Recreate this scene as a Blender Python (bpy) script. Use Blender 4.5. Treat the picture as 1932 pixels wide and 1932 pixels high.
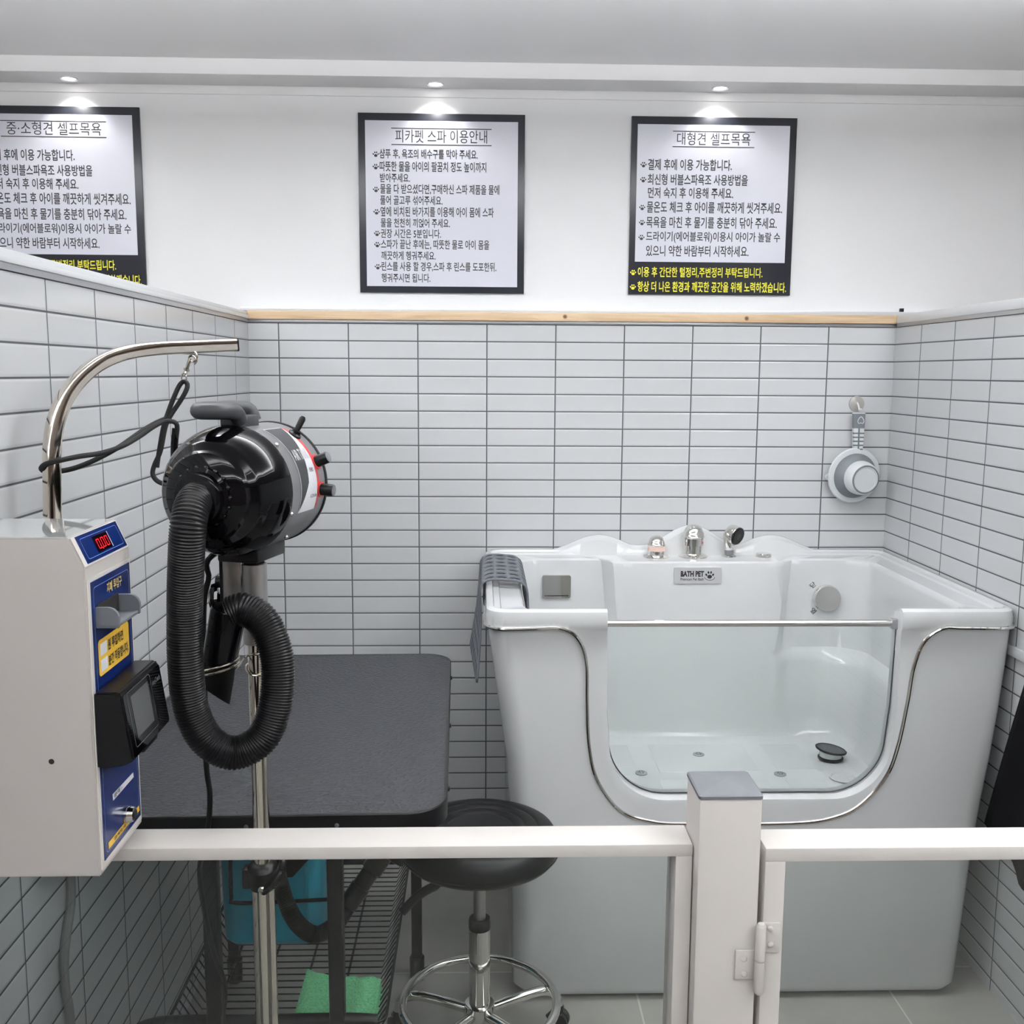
import bpy, bmesh, math, random
from mathutils import Vector, Matrix

random.seed(4)
S = bpy.context.scene
COL = S.collection
for o in list(bpy.data.objects):
    bpy.data.objects.remove(o)

# ------------------------------------------------------------------ camera
F_PX = 1905.085
CAM = Vector((0.5852, -2.9701, 1.4503))
RM = Matrix(((0.99954168, 0.03021037, -0.00193845),
             (-0.02966322, 0.99019672, 0.13649377),
             (0.00604297, -0.13637371, 0.99063903)))
cd = bpy.data.cameras.new('camera')
cd.sensor_width = 36.0
cd.lens = F_PX / 1932.0 * 36.0
cd.clip_start = 0.02
cam = bpy.data.objects.new('camera', cd)
COL.objects.link(cam)
rx, fw, up = RM.col[0], RM.col[1], RM.col[2]
M4 = Matrix.Identity(4)
for i in range(3):
    M4[i][0], M4[i][1], M4[i][2], M4[i][3] = rx[i], up[i], -fw[i], CAM[i]
cam.matrix_world = M4
S.camera = cam

# ------------------------------------------------------------------ light and exposure
S.view_settings.view_transform = 'Standard'
S.view_settings.look = 'None'
S.view_settings.exposure = 0.21
S.view_settings.gamma = 1.0
S.view_settings.use_curve_mapping = False
W = bpy.data.worlds.new('world')
S.world = W
W.use_nodes = True
W.node_tree.nodes['Background'].inputs[0].default_value = (0.95, 0.97, 1.0, 1)
W.node_tree.nodes['Background'].inputs[1].default_value = 0.35

def area(name, loc, sx, sy, power, color=(1, 1, 1), rot=(0, 0, 0)):
    l = bpy.data.lights.new(name, 'AREA')
    l.shape = 'RECTANGLE'; l.size = sx; l.size_y = sy
    l.energy = power; l.color = color
    o = bpy.data.objects.new(name, l)
    o.location = loc; o.rotation_euler = rot
    COL.objects.link(o)
    return o

CEIL = 2.288
LAMP_COL = (0.985, 0.993, 1.0)
LZ = 2.13
LAMPS = [((2.05, -2.75), 0.06, 3.3, 'y', 34), ((-1.15, -2.75), 0.06, 3.3, 'y', 29),
         ((0.45, -1.12), 3.1, 0.06, 'x', 40), ((0.45, -2.80), 3.1, 0.06, 'x', 20), ((0.45, -4.38), 3.1, 0.06, 'x', 32)]
for (lx, ly), sx, sy, ax, pw in LAMPS:
    area('lamp_light', (lx, ly, LZ - 0.004), sx, sy, pw * (0.08 if ly > -2 else 0.17), LAMP_COL)
    area('ceiling_fill_uplight', (lx, ly, LZ + 0.034), sx, sy, pw * 1.45, LAMP_COL, (math.pi, 0, 0))  # added upward fill that brightens the ceiling and upper wall

# ------------------------------------------------------------------ helpers
def at(px, py, ax, v):
    d = RM @ Vector(((px - 966) / F_PX, 1, -(py - 966) / F_PX))
    t = (v - CAM[ax]) / d[ax]
    return CAM + d * t

def srgb(c):
    out = []
    for x in c[:3]:
        x /= 255.0
        out.append(x / 12.92 if x <= 0.04045 else ((x + 0.055) / 1.055) ** 2.4)
    return (*out, 1)

def nodes(name):
    m = bpy.data.materials.new(name)
    m.use_nodes = True
    nt = m.node_tree
    return m, nt, nt.nodes['Principled BSDF'], nt.nodes['Material Output']

def mat(name, c, rough=0.5, metal=0.0, spec=0.5, coat=0.0, emit=None, bump=0.0, bscale=200.0, bdist=0.001, var=0.0, detail=3.0):
    m, nt, b, out = nodes(name)
    b.inputs['Base Color'].default_value = srgb(c)
    b.inputs['Roughness'].default_value = rough
    b.inputs['Metallic'].default_value = metal
    b.inputs['Specular IOR Level'].default_value = spec
    b.inputs['Coat Weight'].default_value = coat
    if emit:
        b.inputs['Emission Color'].default_value = srgb(emit[0])
        b.inputs['Emission Strength'].default_value = emit[1]
    if bump or var:
        tc = nt.nodes.new('ShaderNodeNewGeometry')
        n = nt.nodes.new('ShaderNodeTexNoise')
        n.inputs['Scale'].default_value = bscale
        n.inputs['Detail'].default_value = detail
        nt.links.new(tc.outputs['Position'], n.inputs['Vector'])
        if bump:
            bp = nt.nodes.new('ShaderNodeBump')
            bp.inputs['Strength'].default_value = bump
            bp.inputs['Distance'].default_value = bdist
            nt.links.new(n.outputs['Fac'], bp.inputs['Height'])
            nt.links.new(bp.outputs['Normal'], b.inputs['Normal'])
        if var:
            mx = nt.nodes.new('ShaderNodeMix'); mx.data_type = 'RGBA'
            c2 = [max(0, min(255, x * (1 - var))) for x in c]
            mx.inputs['A'].default_value = srgb(c2)
            mx.inputs['B'].default_value = srgb([min(255, x * (1 + var * 0.6)) for x in c])
            nt.links.new(n.outputs['Fac'], mx.inputs['Factor'])
            nt.links.new(mx.outputs['Result'], b.inputs['Base Color'])
    return m

def mth(nt, op, a, b=None, c=None):
    n = nt.nodes.new('ShaderNodeMath'); n.operation = op
    for i, v in enumerate((a, b, c)):
        if v is None: continue
        if isinstance(v, (int, float)): n.inputs[i].default_value = v
        else: nt.links.new(v, n.inputs[i])
    return n.outputs[0]

def tile_mat(name, axis, off_u, off_v, w, h, line, c, grout, rough, groove=0.6, var=0.0, wav=0.0, groutrough=0.8):
    """stack-bond tile: u along `axis` (0 x, 1 y), v along z (axis 2) or y when floor"""
    m, nt, b, out = nodes(name)
    g = nt.nodes.new('ShaderNodeNewGeometry')
    sp = nt.nodes.new('ShaderNodeSeparateXYZ')
    nt.links.new(g.outputs['Position'], sp.inputs[0])
    u = sp.outputs[axis[0]]; v = sp.outputs[axis[1]]
    def dist(s, off, size):
        q = mth(nt, 'DIVIDE', mth(nt, 'SUBTRACT', s, off), size)
        f = mth(nt, 'FRACT', mth(nt, 'ADD', q, 100.5))
        return mth(nt, 'MULTIPLY', mth(nt, 'ABSOLUTE', mth(nt, 'SUBTRACT', f, 0.5)), size)
    d = mth(nt, 'MINIMUM', dist(u, off_u, w), dist(v, off_v, h))
    mr = nt.nodes.new('ShaderNodeMapRange')
    mr.inputs['From Min'].default_value = line * 0.35
    mr.inputs['From Max'].default_value = line * 0.65
    nt.links.new(d, mr.inputs['Value'])
    mx = nt.nodes.new('ShaderNodeMix'); mx.data_type = 'RGBA'
    mx.inputs['A'].default_value = srgb(grout); mx.inputs['B'].default_value = srgb(c)
    nt.links.new(mr.outputs[0], mx.inputs['Factor'])
    colour = mx.outputs['Result']
    if var:
        n = nt.nodes.new('ShaderNodeTexNoise'); n.inputs['Scale'].default_value = 3.5; n.inputs['Detail'].default_value = 8
        n.inputs['Roughness'].default_value = 0.65
        nt.links.new(g.outputs['Position'], n.inputs['Vector'])
        m2 = nt.nodes.new('ShaderNodeMix'); m2.data_type = 'RGBA'; m2.blend_type = 'MULTIPLY'
        m2.inputs['Factor'].default_value = 1
        k = nt.nodes.new('ShaderNodeMapRange')
        k.inputs['From Min'].default_value = 0.3; k.inputs['From Max'].default_value = 0.7
        k.inputs['To Min'].default_value = 1 - var; k.inputs['To Max'].default_value = 1
        nt.links.new(n.outputs['Fac'], k.inputs['Value'])
        nt.links.new(colour, m2.inputs['A']); nt.links.new(k.outputs[0], m2.inputs['B'])
        colour = m2.outputs['Result']
    nt.links.new(colour, b.inputs['Base Color'])
    rr = nt.nodes.new('ShaderNodeMapRange')
    rr.inputs['To Min'].default_value = groutrough; rr.inputs['To Max'].default_value = rough
    nt.links.new(mr.outputs[0], rr.inputs['Value'])
    nt.links.new(rr.outputs[0], b.inputs['Roughness'])
    hh = nt.nodes.new('ShaderNodeMapRange')
    hh.inputs['From Min'].default_value = line * 0.3; hh.inputs['From Max'].default_value = line * 1.6
    hh.interpolation_type = 'SMOOTHSTEP'
    nt.links.new(d, hh.inputs['Value'])
    height = hh.outputs[0]
    if wav:
        n = nt.nodes.new('ShaderNodeTexNoise'); n.inputs['Scale'].default_value = 9; n.inputs['Detail'].default_value = 1
        nt.links.new(g.outputs['Position'], n.inputs['Vector'])
        height = mth(nt, 'ADD', height, mth(nt, 'MULTIPLY', n.outputs['Fac'], wav))
    bp = nt.nodes.new('ShaderNodeBump')
    bp.inputs['Strength'].default_value = groove; bp.inputs['Distance'].default_value = 0.001
    nt.links.new(height, bp.inputs['Height'])
    nt.links.new(bp.outputs['Normal'], b.inputs['Normal'])
    return m

def glass_mat(name, tint, gloss=1.0, rough=0.0):
    m = bpy.data.materials.new(name); m.use_nodes = True
    nt = m.node_tree; nt.nodes.clear()
    out = nt.nodes.new('ShaderNodeOutputMaterial')
    t = nt.nodes.new('ShaderNodeBsdfTransparent'); t.inputs[0].default_value = (*tint, 1)
    g = nt.nodes.new('ShaderNodeBsdfGlossy'); g.inputs['Roughness'].default_value = rough
    f = nt.nodes.new('ShaderNodeFresnel'); f.inputs['IOR'].default_value = 1.45
    mx = nt.nodes.new('ShaderNodeMixShader')
    nt.links.new(mth(nt, 'MULTIPLY', f.outputs[0], gloss), mx.inputs[0])
    nt.links.new(t.outputs[0], mx.inputs[1]); nt.links.new(g.outputs[0], mx.inputs[2])
    nt.links.new(mx.outputs[0], out.inputs[0])
    return m

class MB:
    """collects shapes into one mesh"""
    def __init__(self): self.bm = bmesh.new()
    def box(self, lo, hi, bevel=0.0, M=None, seg=2):
        lo, hi = Vector(lo), Vector(hi)
        c, s = (lo + hi) / 2, hi - lo
        r = bmesh.ops.create_cube(self.bm, size=1.0)
        vs = r['verts']
        for v in vs:
            v.co = Vector((v.co.x * s.x, v.co.y * s.y, v.co.z * s.z)) + c
        if bevel:
            es = list({e for v in vs for e in v.link_edges})
            rb = bmesh.ops.bevel(self.bm, geom=es, offset=bevel, segments=seg, profile=0.5, affect='EDGES')
            vs = list({v for f in rb['faces'] for v in f.verts} | {v for v in vs if v.is_valid})
        if M is not None:
            bmesh.ops.transform(self.bm, matrix=M, verts=vs)
        return self
    def rings(self, rings, closed_u=True, cap0=True, cap1=True):
        vr = [[self.bm.verts.new(p) for p in r] for r in rings]
        n = len(vr[0])
        for a, b in zip(vr[:-1], vr[1:]):
            for i in range(n if closed_u else n - 1):
                j = (i + 1) % n
                try: self.bm.faces.new((a[i], a[j], b[j], b[i]))
                except ValueError: pass
        if cap0 and n > 2: self.bm.faces.new(list(reversed(vr[0])))
        if cap1 and n > 2: self.bm.faces.new(vr[-1])
        return vr
    def lathe(self, prof, M=None, seg=32, cap0=True, cap1=True):
        """prof: (r, h) along local z"""
        rs = []
        for r, h in prof:
            ring = []
            for k in range(seg):
                a = 2 * math.pi * k / seg
                p = Vector((max(r, 1e-5) * math.cos(a), max(r, 1e-5) * math.sin(a), h))
                ring.append(M @ p if M is not None else p)
            rs.append(ring)
        self.rings(rs, True, cap0, cap1)
        return self
    def cyl(self, p0, p1, r0, r1=None, seg=20):
        return self.lathe([(r0, 0), (r0 if r1 is None else r1, (Vector(p1) - Vector(p0)).length)], frame(p0, p1), seg)
    def tube(self, pts, r, seg=12, closed=False, section=None, upv=None, cap=True):
        pts = [Vector(p) for p in pts]
        n = len(pts)
        tang = []
        for i in range(n):
            if closed: t = pts[(i + 1) % n] - pts[i - 1]
            else: t = pts[min(i + 1, n - 1)] - pts[max(i - 1, 0)]
            tang.append(t.normalized())
        if upv is None:
            nrm = tang[0].orthogonal().normalized()
        rs = []
        for i in range(n):
            t = tang[i]
            if upv is not None:
                nn = (Vector(upv) - t * Vector(upv).dot(t)).normalized()
            else:
                nrm = (nrm - t * nrm.dot(t)).normalized(); nn = nrm
            bb = t.cross(nn)
            rr = r[i] if isinstance(r, (list, tuple)) else r
            if section:
                rs.append([pts[i] + nn * (a * rr) + bb * (b * rr) for a, b in section])
            else:
                rs.append([pts[i] + nn * (math.cos(2 * math.pi * k / seg) * rr) + bb * (math.sin(2 * math.pi * k / seg) * rr) for k in range(seg)])
        if closed:
            rs.append(rs[0])
            # twist-safe close: reuse last ring as is
            self.rings(rs, True, False, False)
            bmesh.ops.remove_doubles(self.bm, verts=self.bm.verts[:], dist=1e-6)
        else:
            self.rings(rs, True, cap, cap)
        return self
    def prism(self, poly, M, depth):
        a = [self.bm.verts.new(M @ Vector((x, y, 0))) for x, y in poly]
        b = [self.bm.verts.new(M @ Vector((x, y, depth))) for x, y in poly]
        n = len(poly)
        self.bm.faces.new(list(reversed(a))); self.bm.faces.new(b)
        for i in range(n):
            j = (i + 1) % n
            self.bm.faces.new((a[i], a[j], b[j], b[i]))
        return self
    def sphere(self, c, r, scale=(1, 1, 1), seg=20, ringc=12):
        m = Matrix.Translation(c) @ Matrix.Diagonal((*[r * s for s in scale], 1))
        bmesh.ops.create_uvsphere(self.bm, u_segments=seg, v_segments=ringc, radius=1, matrix=m)
        return self
    def build(self, name, material, parent=None, ang=35, weld=False):
        bm = self.bm
        if weld: bmesh.ops.remove_doubles(bm, verts=bm.verts[:], dist=1e-5)
        bmesh.ops.recalc_face_normals(bm, faces=bm.faces[:])
        for f in bm.faces: f.smooth = True
        lim = math.radians(ang)
        for e in bm.edges:
            if len(e.link_faces) == 2 and e.calc_face_angle(0) > lim: e.smooth = False
        me = bpy.data.meshes.new(name)
        o = bpy.data.objects.new(name, me)
        if parent is None:
            xs = [v.co for v in bm.verts]
            org = Vector(((min(c.x for c in xs) + max(c.x for c in xs)) / 2, (min(c.y for c in xs) + max(c.y for c in xs)) / 2, min(c.z for c in xs)))
            bmesh.ops.translate(bm, verts=bm.verts[:], vec=-org)
            o.location = org
        bm.to_mesh(me); bm.free()
        me.materials.append(material)
        COL.objects.link(o)
        if parent is not None:
            o.parent = parent
            if parent.type == 'EMPTY' or parent.parent is None:
                o.matrix_parent_inverse = Matrix.Translation(parent.location).inverted()
        return o

def frame(p0, p1, upv=None):
    p0, p1 = Vector(p0), Vector(p1)
    z = (p1 - p0).normalized()
    x = z.orthogonal().normalized() if upv is None else (Vector(upv) - z * Vector(upv).dot(z)).normalized()
    y = z.cross(x)
    m = Matrix.Identity(4)
    for i in range(3):
        m[i][0], m[i][1], m[i][2], m[i][3] = x[i], y[i], z[i], p0[i]
    return m

def axes(o, x, y, z):
    m = Matrix.Identity(4)
    for i in range(3):
        m[i][0], m[i][1], m[i][2], m[i][3] = x[i], y[i], z[i], o[i]
    return m

def curve(pts, n=80, closed=False):
    """Catmull-Rom through pts, resampled evenly"""
    P = [Vector(p) for p in pts]
    out = []
    m = len(P)
    for i in range(m if closed else m - 1):
        if closed: a, b, c, d = P[i - 1], P[i], P[(i + 1) % m], P[(i + 2) % m]
        else: a, b, c, d = P[max(i - 1, 0)], P[i], P[i + 1], P[min(i + 2, m - 1)]
        for k in range(24):
            t = k / 24
            out.append(0.5 * ((2 * b) + (c - a) * t + (2 * a - 5 * b + 4 * c - d) * t * t + (3 * b - a - 3 * c + d) * t ** 3))
    out.append(P[0].copy() if closed else P[-1].copy())
    L = [0]
    for a, b in zip(out[:-1], out[1:]): L.append(L[-1] + (b - a).length)
    res = []; j = 0
    cnt = n if closed else n - 1
    for i in range(n):
        s = L[-1] * i / cnt
        while j < len(L) - 2 and L[j + 1] < s: j += 1
        t = (s - L[j]) / max(L[j + 1] - L[j], 1e-9)
        res.append(out[j].lerp(out[j + 1], t))
    return res

def length(pts): return sum((b - a).length for a, b in zip(pts[:-1], pts[1:]))

def rrect(x0, y0, x1, y1, r, n=6):
    pts = []
    for cx, cy, a0 in ((x1 - r, y1 - r, 0), (x0 + r, y1 - r, 90), (x0 + r, y0 + r, 180), (x1 - r, y0 + r, 270)):
        for k in range(n + 1):
            a = math.radians(a0 + 90 * k / n)
            pts.append((cx + r * math.cos(a), cy + r * math.sin(a)))
    return pts

RSQ = [(a, b) for a, b in rrect(-1, -1, 1, 1, 0.28, 3)]

def empty(name, loc, label, cat, group=None):
    o = bpy.data.objects.new(name, None)
    o.location = loc; o.empty_display_size = 0.05
    COL.objects.link(o)
    o['label'] = label; o['category'] = cat
    if group: o['group'] = group
    return o

def tag(o, label, cat, group=None):
    o['label'] = label; o['category'] = cat
    if group: o['group'] = group
    return o

def struct(o):
    o['kind'] = 'structure'
    return o

def text_bm(body, size=1.0, offset=0.0, res=3):
    cu = bpy.data.curves.new('lettering', 'FONT')
    cu.body = body; cu.size = size; cu.offset = offset; cu.resolution_u = res
    o = bpy.data.objects.new('lettering', cu)
    COL.objects.link(o)
    dg = bpy.context.evaluated_depsgraph_get()
    me = bpy.data.meshes.new_from_object(o.evaluated_get(dg))
    bpy.data.objects.remove(o); bpy.data.curves.remove(cu)
    bm = bmesh.new(); bm.from_mesh(me); bpy.data.meshes.remove(me)
    return bm

def add_text(mb, body, M, x0, x1, y0, y1, offset=0.012):
    """text stretched to fill the box x0..x1, y0..y1 of the plane M"""
    b = text_bm(body, 1.0, offset)
    if not b.verts: b.free(); return
    xs = [v.co.x for v in b.verts]; ys = [v.co.y for v in b.verts]
    ax, bx, ay, by = min(xs), max(xs), min(ys), max(ys)
    for v in b.verts:
        v.co = M @ Vector((x0 + (v.co.x - ax) / (bx - ax) * (x1 - x0), y0 + (v.co.y - ay) / (by - ay) * (y1 - y0), 0))
    me = bpy.data.meshes.new('tmp'); b.to_mesh(me); b.free()
    mb.bm.from_mesh(me); bpy.data.meshes.remove(me)

def add_poly(mb, pts, M, z=0.0):
    mb.bm.faces.new([mb.bm.verts.new(M @ Vector((x, y, z))) for x, y in pts])

def add_disc(mb, cx, cy, rx, ry, M, rot=0, n=14):
    c, s = math.cos(rot), math.sin(rot)
    pts = []
    for k in range(n):
        a = 2 * math.pi * k / n
        x, y = rx * math.cos(a), ry * math.sin(a)
        pts.append((cx + c * x - s * y, cy + s * x + c * y))
    add_poly(mb, pts, M)

def add_paw(mb, cx, cy, r, M):
    add_disc(mb, cx, cy - r * 0.35, r * 0.55, r * 0.45, M)
    for dx, dy, ro in ((-0.78, 0.1, 0.5), (-0.3, 0.62, 0.15), (0.3, 0.62, -0.15), (0.78, 0.1, -0.5)):
        add_disc(mb, cx + dx * r, cy + dy * r, r * 0.21, r * 0.31, M, ro)

# ------------------------------------------------------------------ materials
PAINT = mat('white wall paint', (241, 242, 243), 0.55, bump=0.08, bscale=60, bdist=0.002)
SOFFIT = mat('soffit paint', (240, 240, 241), 0.6, bump=0.06, bscale=90, bdist=0.001)
ROOMP = mat('room paint', (128, 108, 98), 0.7)
WHITE_METAL = mat('cream powder coat', (198, 194, 190), 0.5, spec=0.25, bump=0.12, bscale=900, bdist=0.0003)
ALU = mat('white aluminium trim', (222, 224, 226), 0.3, 0.2)
GREYALU = mat('grey aluminium trim', (170, 172, 175), 0.28, 0.7)
CHROME = mat('chrome', (226, 224, 220), 0.06, 1.0)
NICKEL = mat('warm nickel chrome', (236, 226, 214), 0.07, 1.0)
BRUSHED = mat('brushed silver', (176, 174, 173), 0.33, 0.9)
BLACKGLOSS = mat('glossy black plastic', (7, 7, 10), 0.04, spec=0.22)
BLACKPL = mat('black plastic', (10, 10, 12), 0.34, spec=0.3)
BLACKSAT = mat('satin black metal', (17, 17, 19), 0.42, spec=0.3, bump=0.05, bscale=400)
BLACKRUB = mat('black rubber', (14, 14, 16), 0.5, spec=0.3)
CORD = mat('braided black cord', (14, 14, 16), 0.75, bump=0.5, bscale=900, bdist=0.0006)
GREYPL = mat('grey plastic', (92, 95, 100), 0.45)
DGREYPL = mat('charcoal grip plastic', (46, 48, 51), 0.5)
MIDGREY = mat('mid grey cap plastic', (100, 102, 107), 0.5)
BODY = mat('grey metallic dryer paint', (128, 129, 132), 0.35, 0.55, bump=0.08, bscale=1200, bdist=0.0002)
ACRYL = mat('white acrylic', (206, 208, 209), 0.12, coat=0.3)
APRON = mat('white acrylic apron', (232, 231, 229), 0.16, coat=0.2)
LEATHER = mat('black vinyl', (11, 11, 13), 0.42, spec=0.3, bump=0.15, bscale=250, bdist=0.0005)
BOXPAINT = mat('pale grey box paint', (178, 173, 169), 0.32, bump=0.08, bscale=1500, bdist=0.0002)
BOXTRIM = mat('white box paint', (232, 228, 222), 0.2, coat=0.5)
BOXTOP = mat('polished white box top', (206, 210, 208), 0.04, coat=1.0, spec=1.0)
BLUE = mat('royal blue panel', (9, 32, 88), 0.25)
YELLOW = mat('yellow label', (228, 184, 60), 0.4)
WHITEP = mat('white print', (228, 230, 236), 0.4)
LBLUE = mat('pale blue line', (120, 150, 200), 0.4)
GOLD = mat('gold print', (205, 180, 100), 0.4)
INK = mat('black print', (38, 39, 44), 0.5)
REDLED = mat('red led segments', (255, 30, 40), 0.4, emit=((255, 16, 26), 0.75))
LEDBACK = mat('dark led window', (24, 6, 12), 0.15)
SCREEN = mat('grey screen glass', (58, 60, 62), 0.12, coat=0.5)
SIGNBLK = mat('black sign board', (34, 36, 44), 0.3)
SIGNWHT = mat('white sign face', (214, 215, 226), 0.22)
SIGNYEL = mat('yellow sign print', (226, 222, 46), 0.5)
TEAL = mat('teal plastic', (20, 150, 178), 0.3)
GREEN = mat('green terry cloth', (104, 184, 132), 0.95, bump=1.0, bscale=240, bdist=0.004, var=0.3)
BLACKCL = mat('black cloth', (8, 8, 10), 0.9, spec=0.15, bump=0.3, bscale=500, bdist=0.001)
RUBGREY = mat('grey rubber mat', (86, 89, 96), 0.6)
CABLEG = mat('grey cable', (118, 120, 120), 0.5)
RED = mat('red print', (196, 62, 62), 0.4)
PINK = mat('pink marker ring', (226, 196, 184), 0.4)
JET = mat('grey jet plastic', (160, 165, 168), 0.25, 0.4)
DARKHOLE = mat('dark hole', (16, 16, 16), 0.8)
LAMPM = mat('lamp lens', (255, 255, 255), 0.3, emit=((255, 252, 246), 9.0))
LINEAR = mat('linear lamp lens', (255, 255, 255), 0.3, emit=((255, 250, 244), 3.0))
LINK = mat('galvanised snap', (190, 184, 174), 0.2, 1.0)
GLASS = glass_mat('tub glass', (0.945, 0.968, 0.960), 1.0)
FGLASS = glass_mat('fence glass', (0.92, 0.94, 0.93), 0.9)

def timber_mat():
    m, nt, b, out = nodes('pine timber')
    g = nt.nodes.new('ShaderNodeNewGeometry')
    mp = nt.nodes.new('ShaderNodeMapping'); mp.inputs['Scale'].default_value = (2.0, 30, 38)
    nt.links.new(g.outputs['Position'], mp.inputs['Vector'])
    n = nt.nodes.new('ShaderNodeTexNoise'); n.inputs['Scale'].default_value = 2.2; n.inputs['Detail'].default_value = 5
    n.inputs['Distortion'].default_value = 0.6
    nt.links.new(mp.outputs[0], n.inputs['Vector'])
    r = nt.nodes.new('ShaderNodeValToRGB')
    r.color_ramp.elements[0].position = 0.3; r.color_ramp.elements[0].color = srgb((180, 154, 122))
    r.color_ramp.elements[1].position = 0.7; r.color_ramp.elements[1].color = srgb((212, 187, 154))
    nt.links.new(n.outputs['Fac'], r.inputs[0])
    col = r.outputs[0]
    sp = nt.nodes.new('ShaderNodeSeparateXYZ'); nt.links.new(g.outputs['Position'], sp.inputs[0])
    for kx, kz in ((0.825, 1.612), (1.353, 1.611)):
        dx = mth(nt, 'SUBTRACT', sp.outputs[0], kx); dz = mth(nt, 'SUBTRACT', sp.outputs[2], kz)
        d = mth(nt, 'SQRT', mth(nt, 'ADD', mth(nt, 'POWER', dx, 2), mth(nt, 'POWER', dz, 2)))
        k = nt.nodes.new('ShaderNodeMapRange'); k.inputs['From Min'].default_value = 0.0035; k.inputs['From Max'].default_value = 0.008
        nt.links.new(d, k.inputs['Value'])
        mx = nt.nodes.new('ShaderNodeMix'); mx.data_type = 'RGBA'
        mx.inputs['A'].default_value = srgb((96, 62, 36))
        nt.links.new(col, mx.inputs['B']); nt.links.new(k.outputs[0], mx.inputs['Factor'])
        col = mx.outputs['Result']
    nt.links.new(col, b.inputs['Base Color'])
    b.inputs['Roughness'].default_value = 0.55
    return m
TIMBER = timber_mat()

def matting_mat():
    m, nt, b, out = nodes('pebbled rubber top')
    b.inputs['Base Color'].default_value = srgb((37, 39, 44)); b.inputs['Roughness'].default_value = 0.55
    g = nt.nodes.new('ShaderNodeNewGeometry')
    mp = nt.nodes.new('ShaderNodeMapping'); mp.inputs['Scale'].default_value = (70, 110, 70)
    nt.links.new(g.outputs['Position'], mp.inputs['Vector'])
    v = nt.nodes.new('ShaderNodeTexVoronoi'); v.feature = 'DISTANCE_TO_EDGE'; v.inputs['Scale'].default_value = 1.0
    nn = nt.nodes.new('ShaderNodeTexNoise'); nn.inputs['Scale'].default_value = 90
    nt.links.new(g.outputs['Position'], nn.inputs['Vector'])
    ad = nt.nodes.new('ShaderNodeMix'); ad.data_type = 'VECTOR'; ad.inputs['Factor'].default_value = 0.5
    nt.links.new(mp.outputs[0], ad.inputs['A']); nt.links.new(nn.outputs['Color'], ad.inputs['B'])
    nt.links.new(mp.outputs[0], v.inputs['Vector'])
    mr = nt.nodes.new('ShaderNodeMapRange'); mr.inputs['From Max'].default_value = 0.25
    nt.links.new(v.outputs['Distance'], mr.inputs['Value'])
    bp = nt.nodes.new('ShaderNodeBump'); bp.inputs['Strength'].default_value = 0.7; bp.inputs['Distance'].default_value = 0.0015
    nt.links.new(mr.outputs[0], bp.inputs['Height']); nt.links.new(bp.outputs['Normal'], b.inputs['Normal'])
    return m
PEBBLE = matting_mat()

TW, TH, TOP = 0.2, 0.05033, 1.59
TILEC, GROUT = (194, 196, 198), (70, 72, 74)
T_BACK = tile_mat('back tiles', (0, 2), 0.0, TOP, TW, TH, 0.0036, TILEC, GROUT, 0.16, wav=0.25)
T_LEFT = tile_mat('left tiles', (1, 2), -0.1624, TOP, TW, TH, 0.0036, TILEC, GROUT, 0.1, wav=0.35)
T_RIGHT = tile_mat('right tiles', (1, 2), -0.1772, TOP, TW, TH, 0.0036, TILEC, GROUT, 0.12, wav=0.3)
T_FLOOR = tile_mat('floor tiles', (0, 1), 0.954, -0.679, 0.604, 0.604, 0.004, (150, 148, 144), (186, 184, 178), 0.42, groove=0.2, var=0.22)

XL, XR = -0.0866, 1.7978

# ------------------------------------------------------------------ the setting
struct(MB().box((-3.2, -6.0, -0.1), (4.6, 0.5, 0)).build('floor', T_FLOOR))
struct(MB().box((-3.2, 0.03, 0), (4.6, 0.15, CEIL)).build('wall_upper', PAINT))
struct(MB().box((XL - 0.06, 0.0, 0), (XR + 0.06, 0.03, TOP)).build('wall_back', T_BACK))
struct(MB().box((XL - 0.06, -3.6, 0), (XL, 0.0, TOP)).build('wall_left', T_LEFT))
struct(MB().box((XR, -2.4, 0), (XR + 0.06, 0.0, TOP)).build('wall_right', T_RIGHT))
struct(MB().box((-3.3, -6.0, 0), (-3.2, 0.15, CEIL)).build('wall_far_left', ROOMP))
struct(MB().box((4.6, -6.0, 0), (4.7, 0.15, CEIL)).build('wall_far_right', ROOMP))
struct(MB().box((-3.3, -6.1, 0), (4.7, -6.0, CEIL)).build('wall_front', ROOMP))
struct(MB().box((-3.3, -6.1, CEIL), (4.7, 0.15, CEIL + 0.1)).build('ceiling', SOFFIT))
# lowered ceiling with the lamp ledge below it
struct(MB().box((-3.2, -0.082, 2.246), (4.6, 0.03, 2.288), 0.002).build('trim_ledge', SOFFIT))
struct(MB().box((-3.2, 0.026, 2.222), (4.6, 0.03, 2.246), 0.001).build('trim_cornice', SOFFIT))
# trims on the back partition
struct(MB().box((XL, -0.006, TOP), (XR, 0.03, TOP + 0.009), 0.001).build('trim_metal_strip', GREYALU))
struct(MB().box((XL, -0.014, TOP + 0.009), (XR + 0.07, 0.0, TOP + 0.033), 0.0015).build('trim_timber', TIMBER))
struct(MB().box((XL - 0.02, -0.006, TOP + 0.033), (XR + 0.12, 0.03, TOP + 0.044), 0.001).build('trim_back_cap', ALU))
struct(MB().box((XL - 0.065, -3.6, TOP + 0.010), (XL + 0.006, -0.015, TOP + 0.020), 0.001).build('trim_left_cap', ALU))
struct(MB().box((XL - 0.06, -3.6, TOP), (XL + 0.003, -0.015, TOP + 0.010)).build('trim_left_channel', GREYALU))
struct(MB().box((XL - 0.06, -3.6, TOP + 0.020), (XL + 0.001, -0.015, TOP + 0.030), 0.001).build('trim_left_top', ALU))
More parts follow.
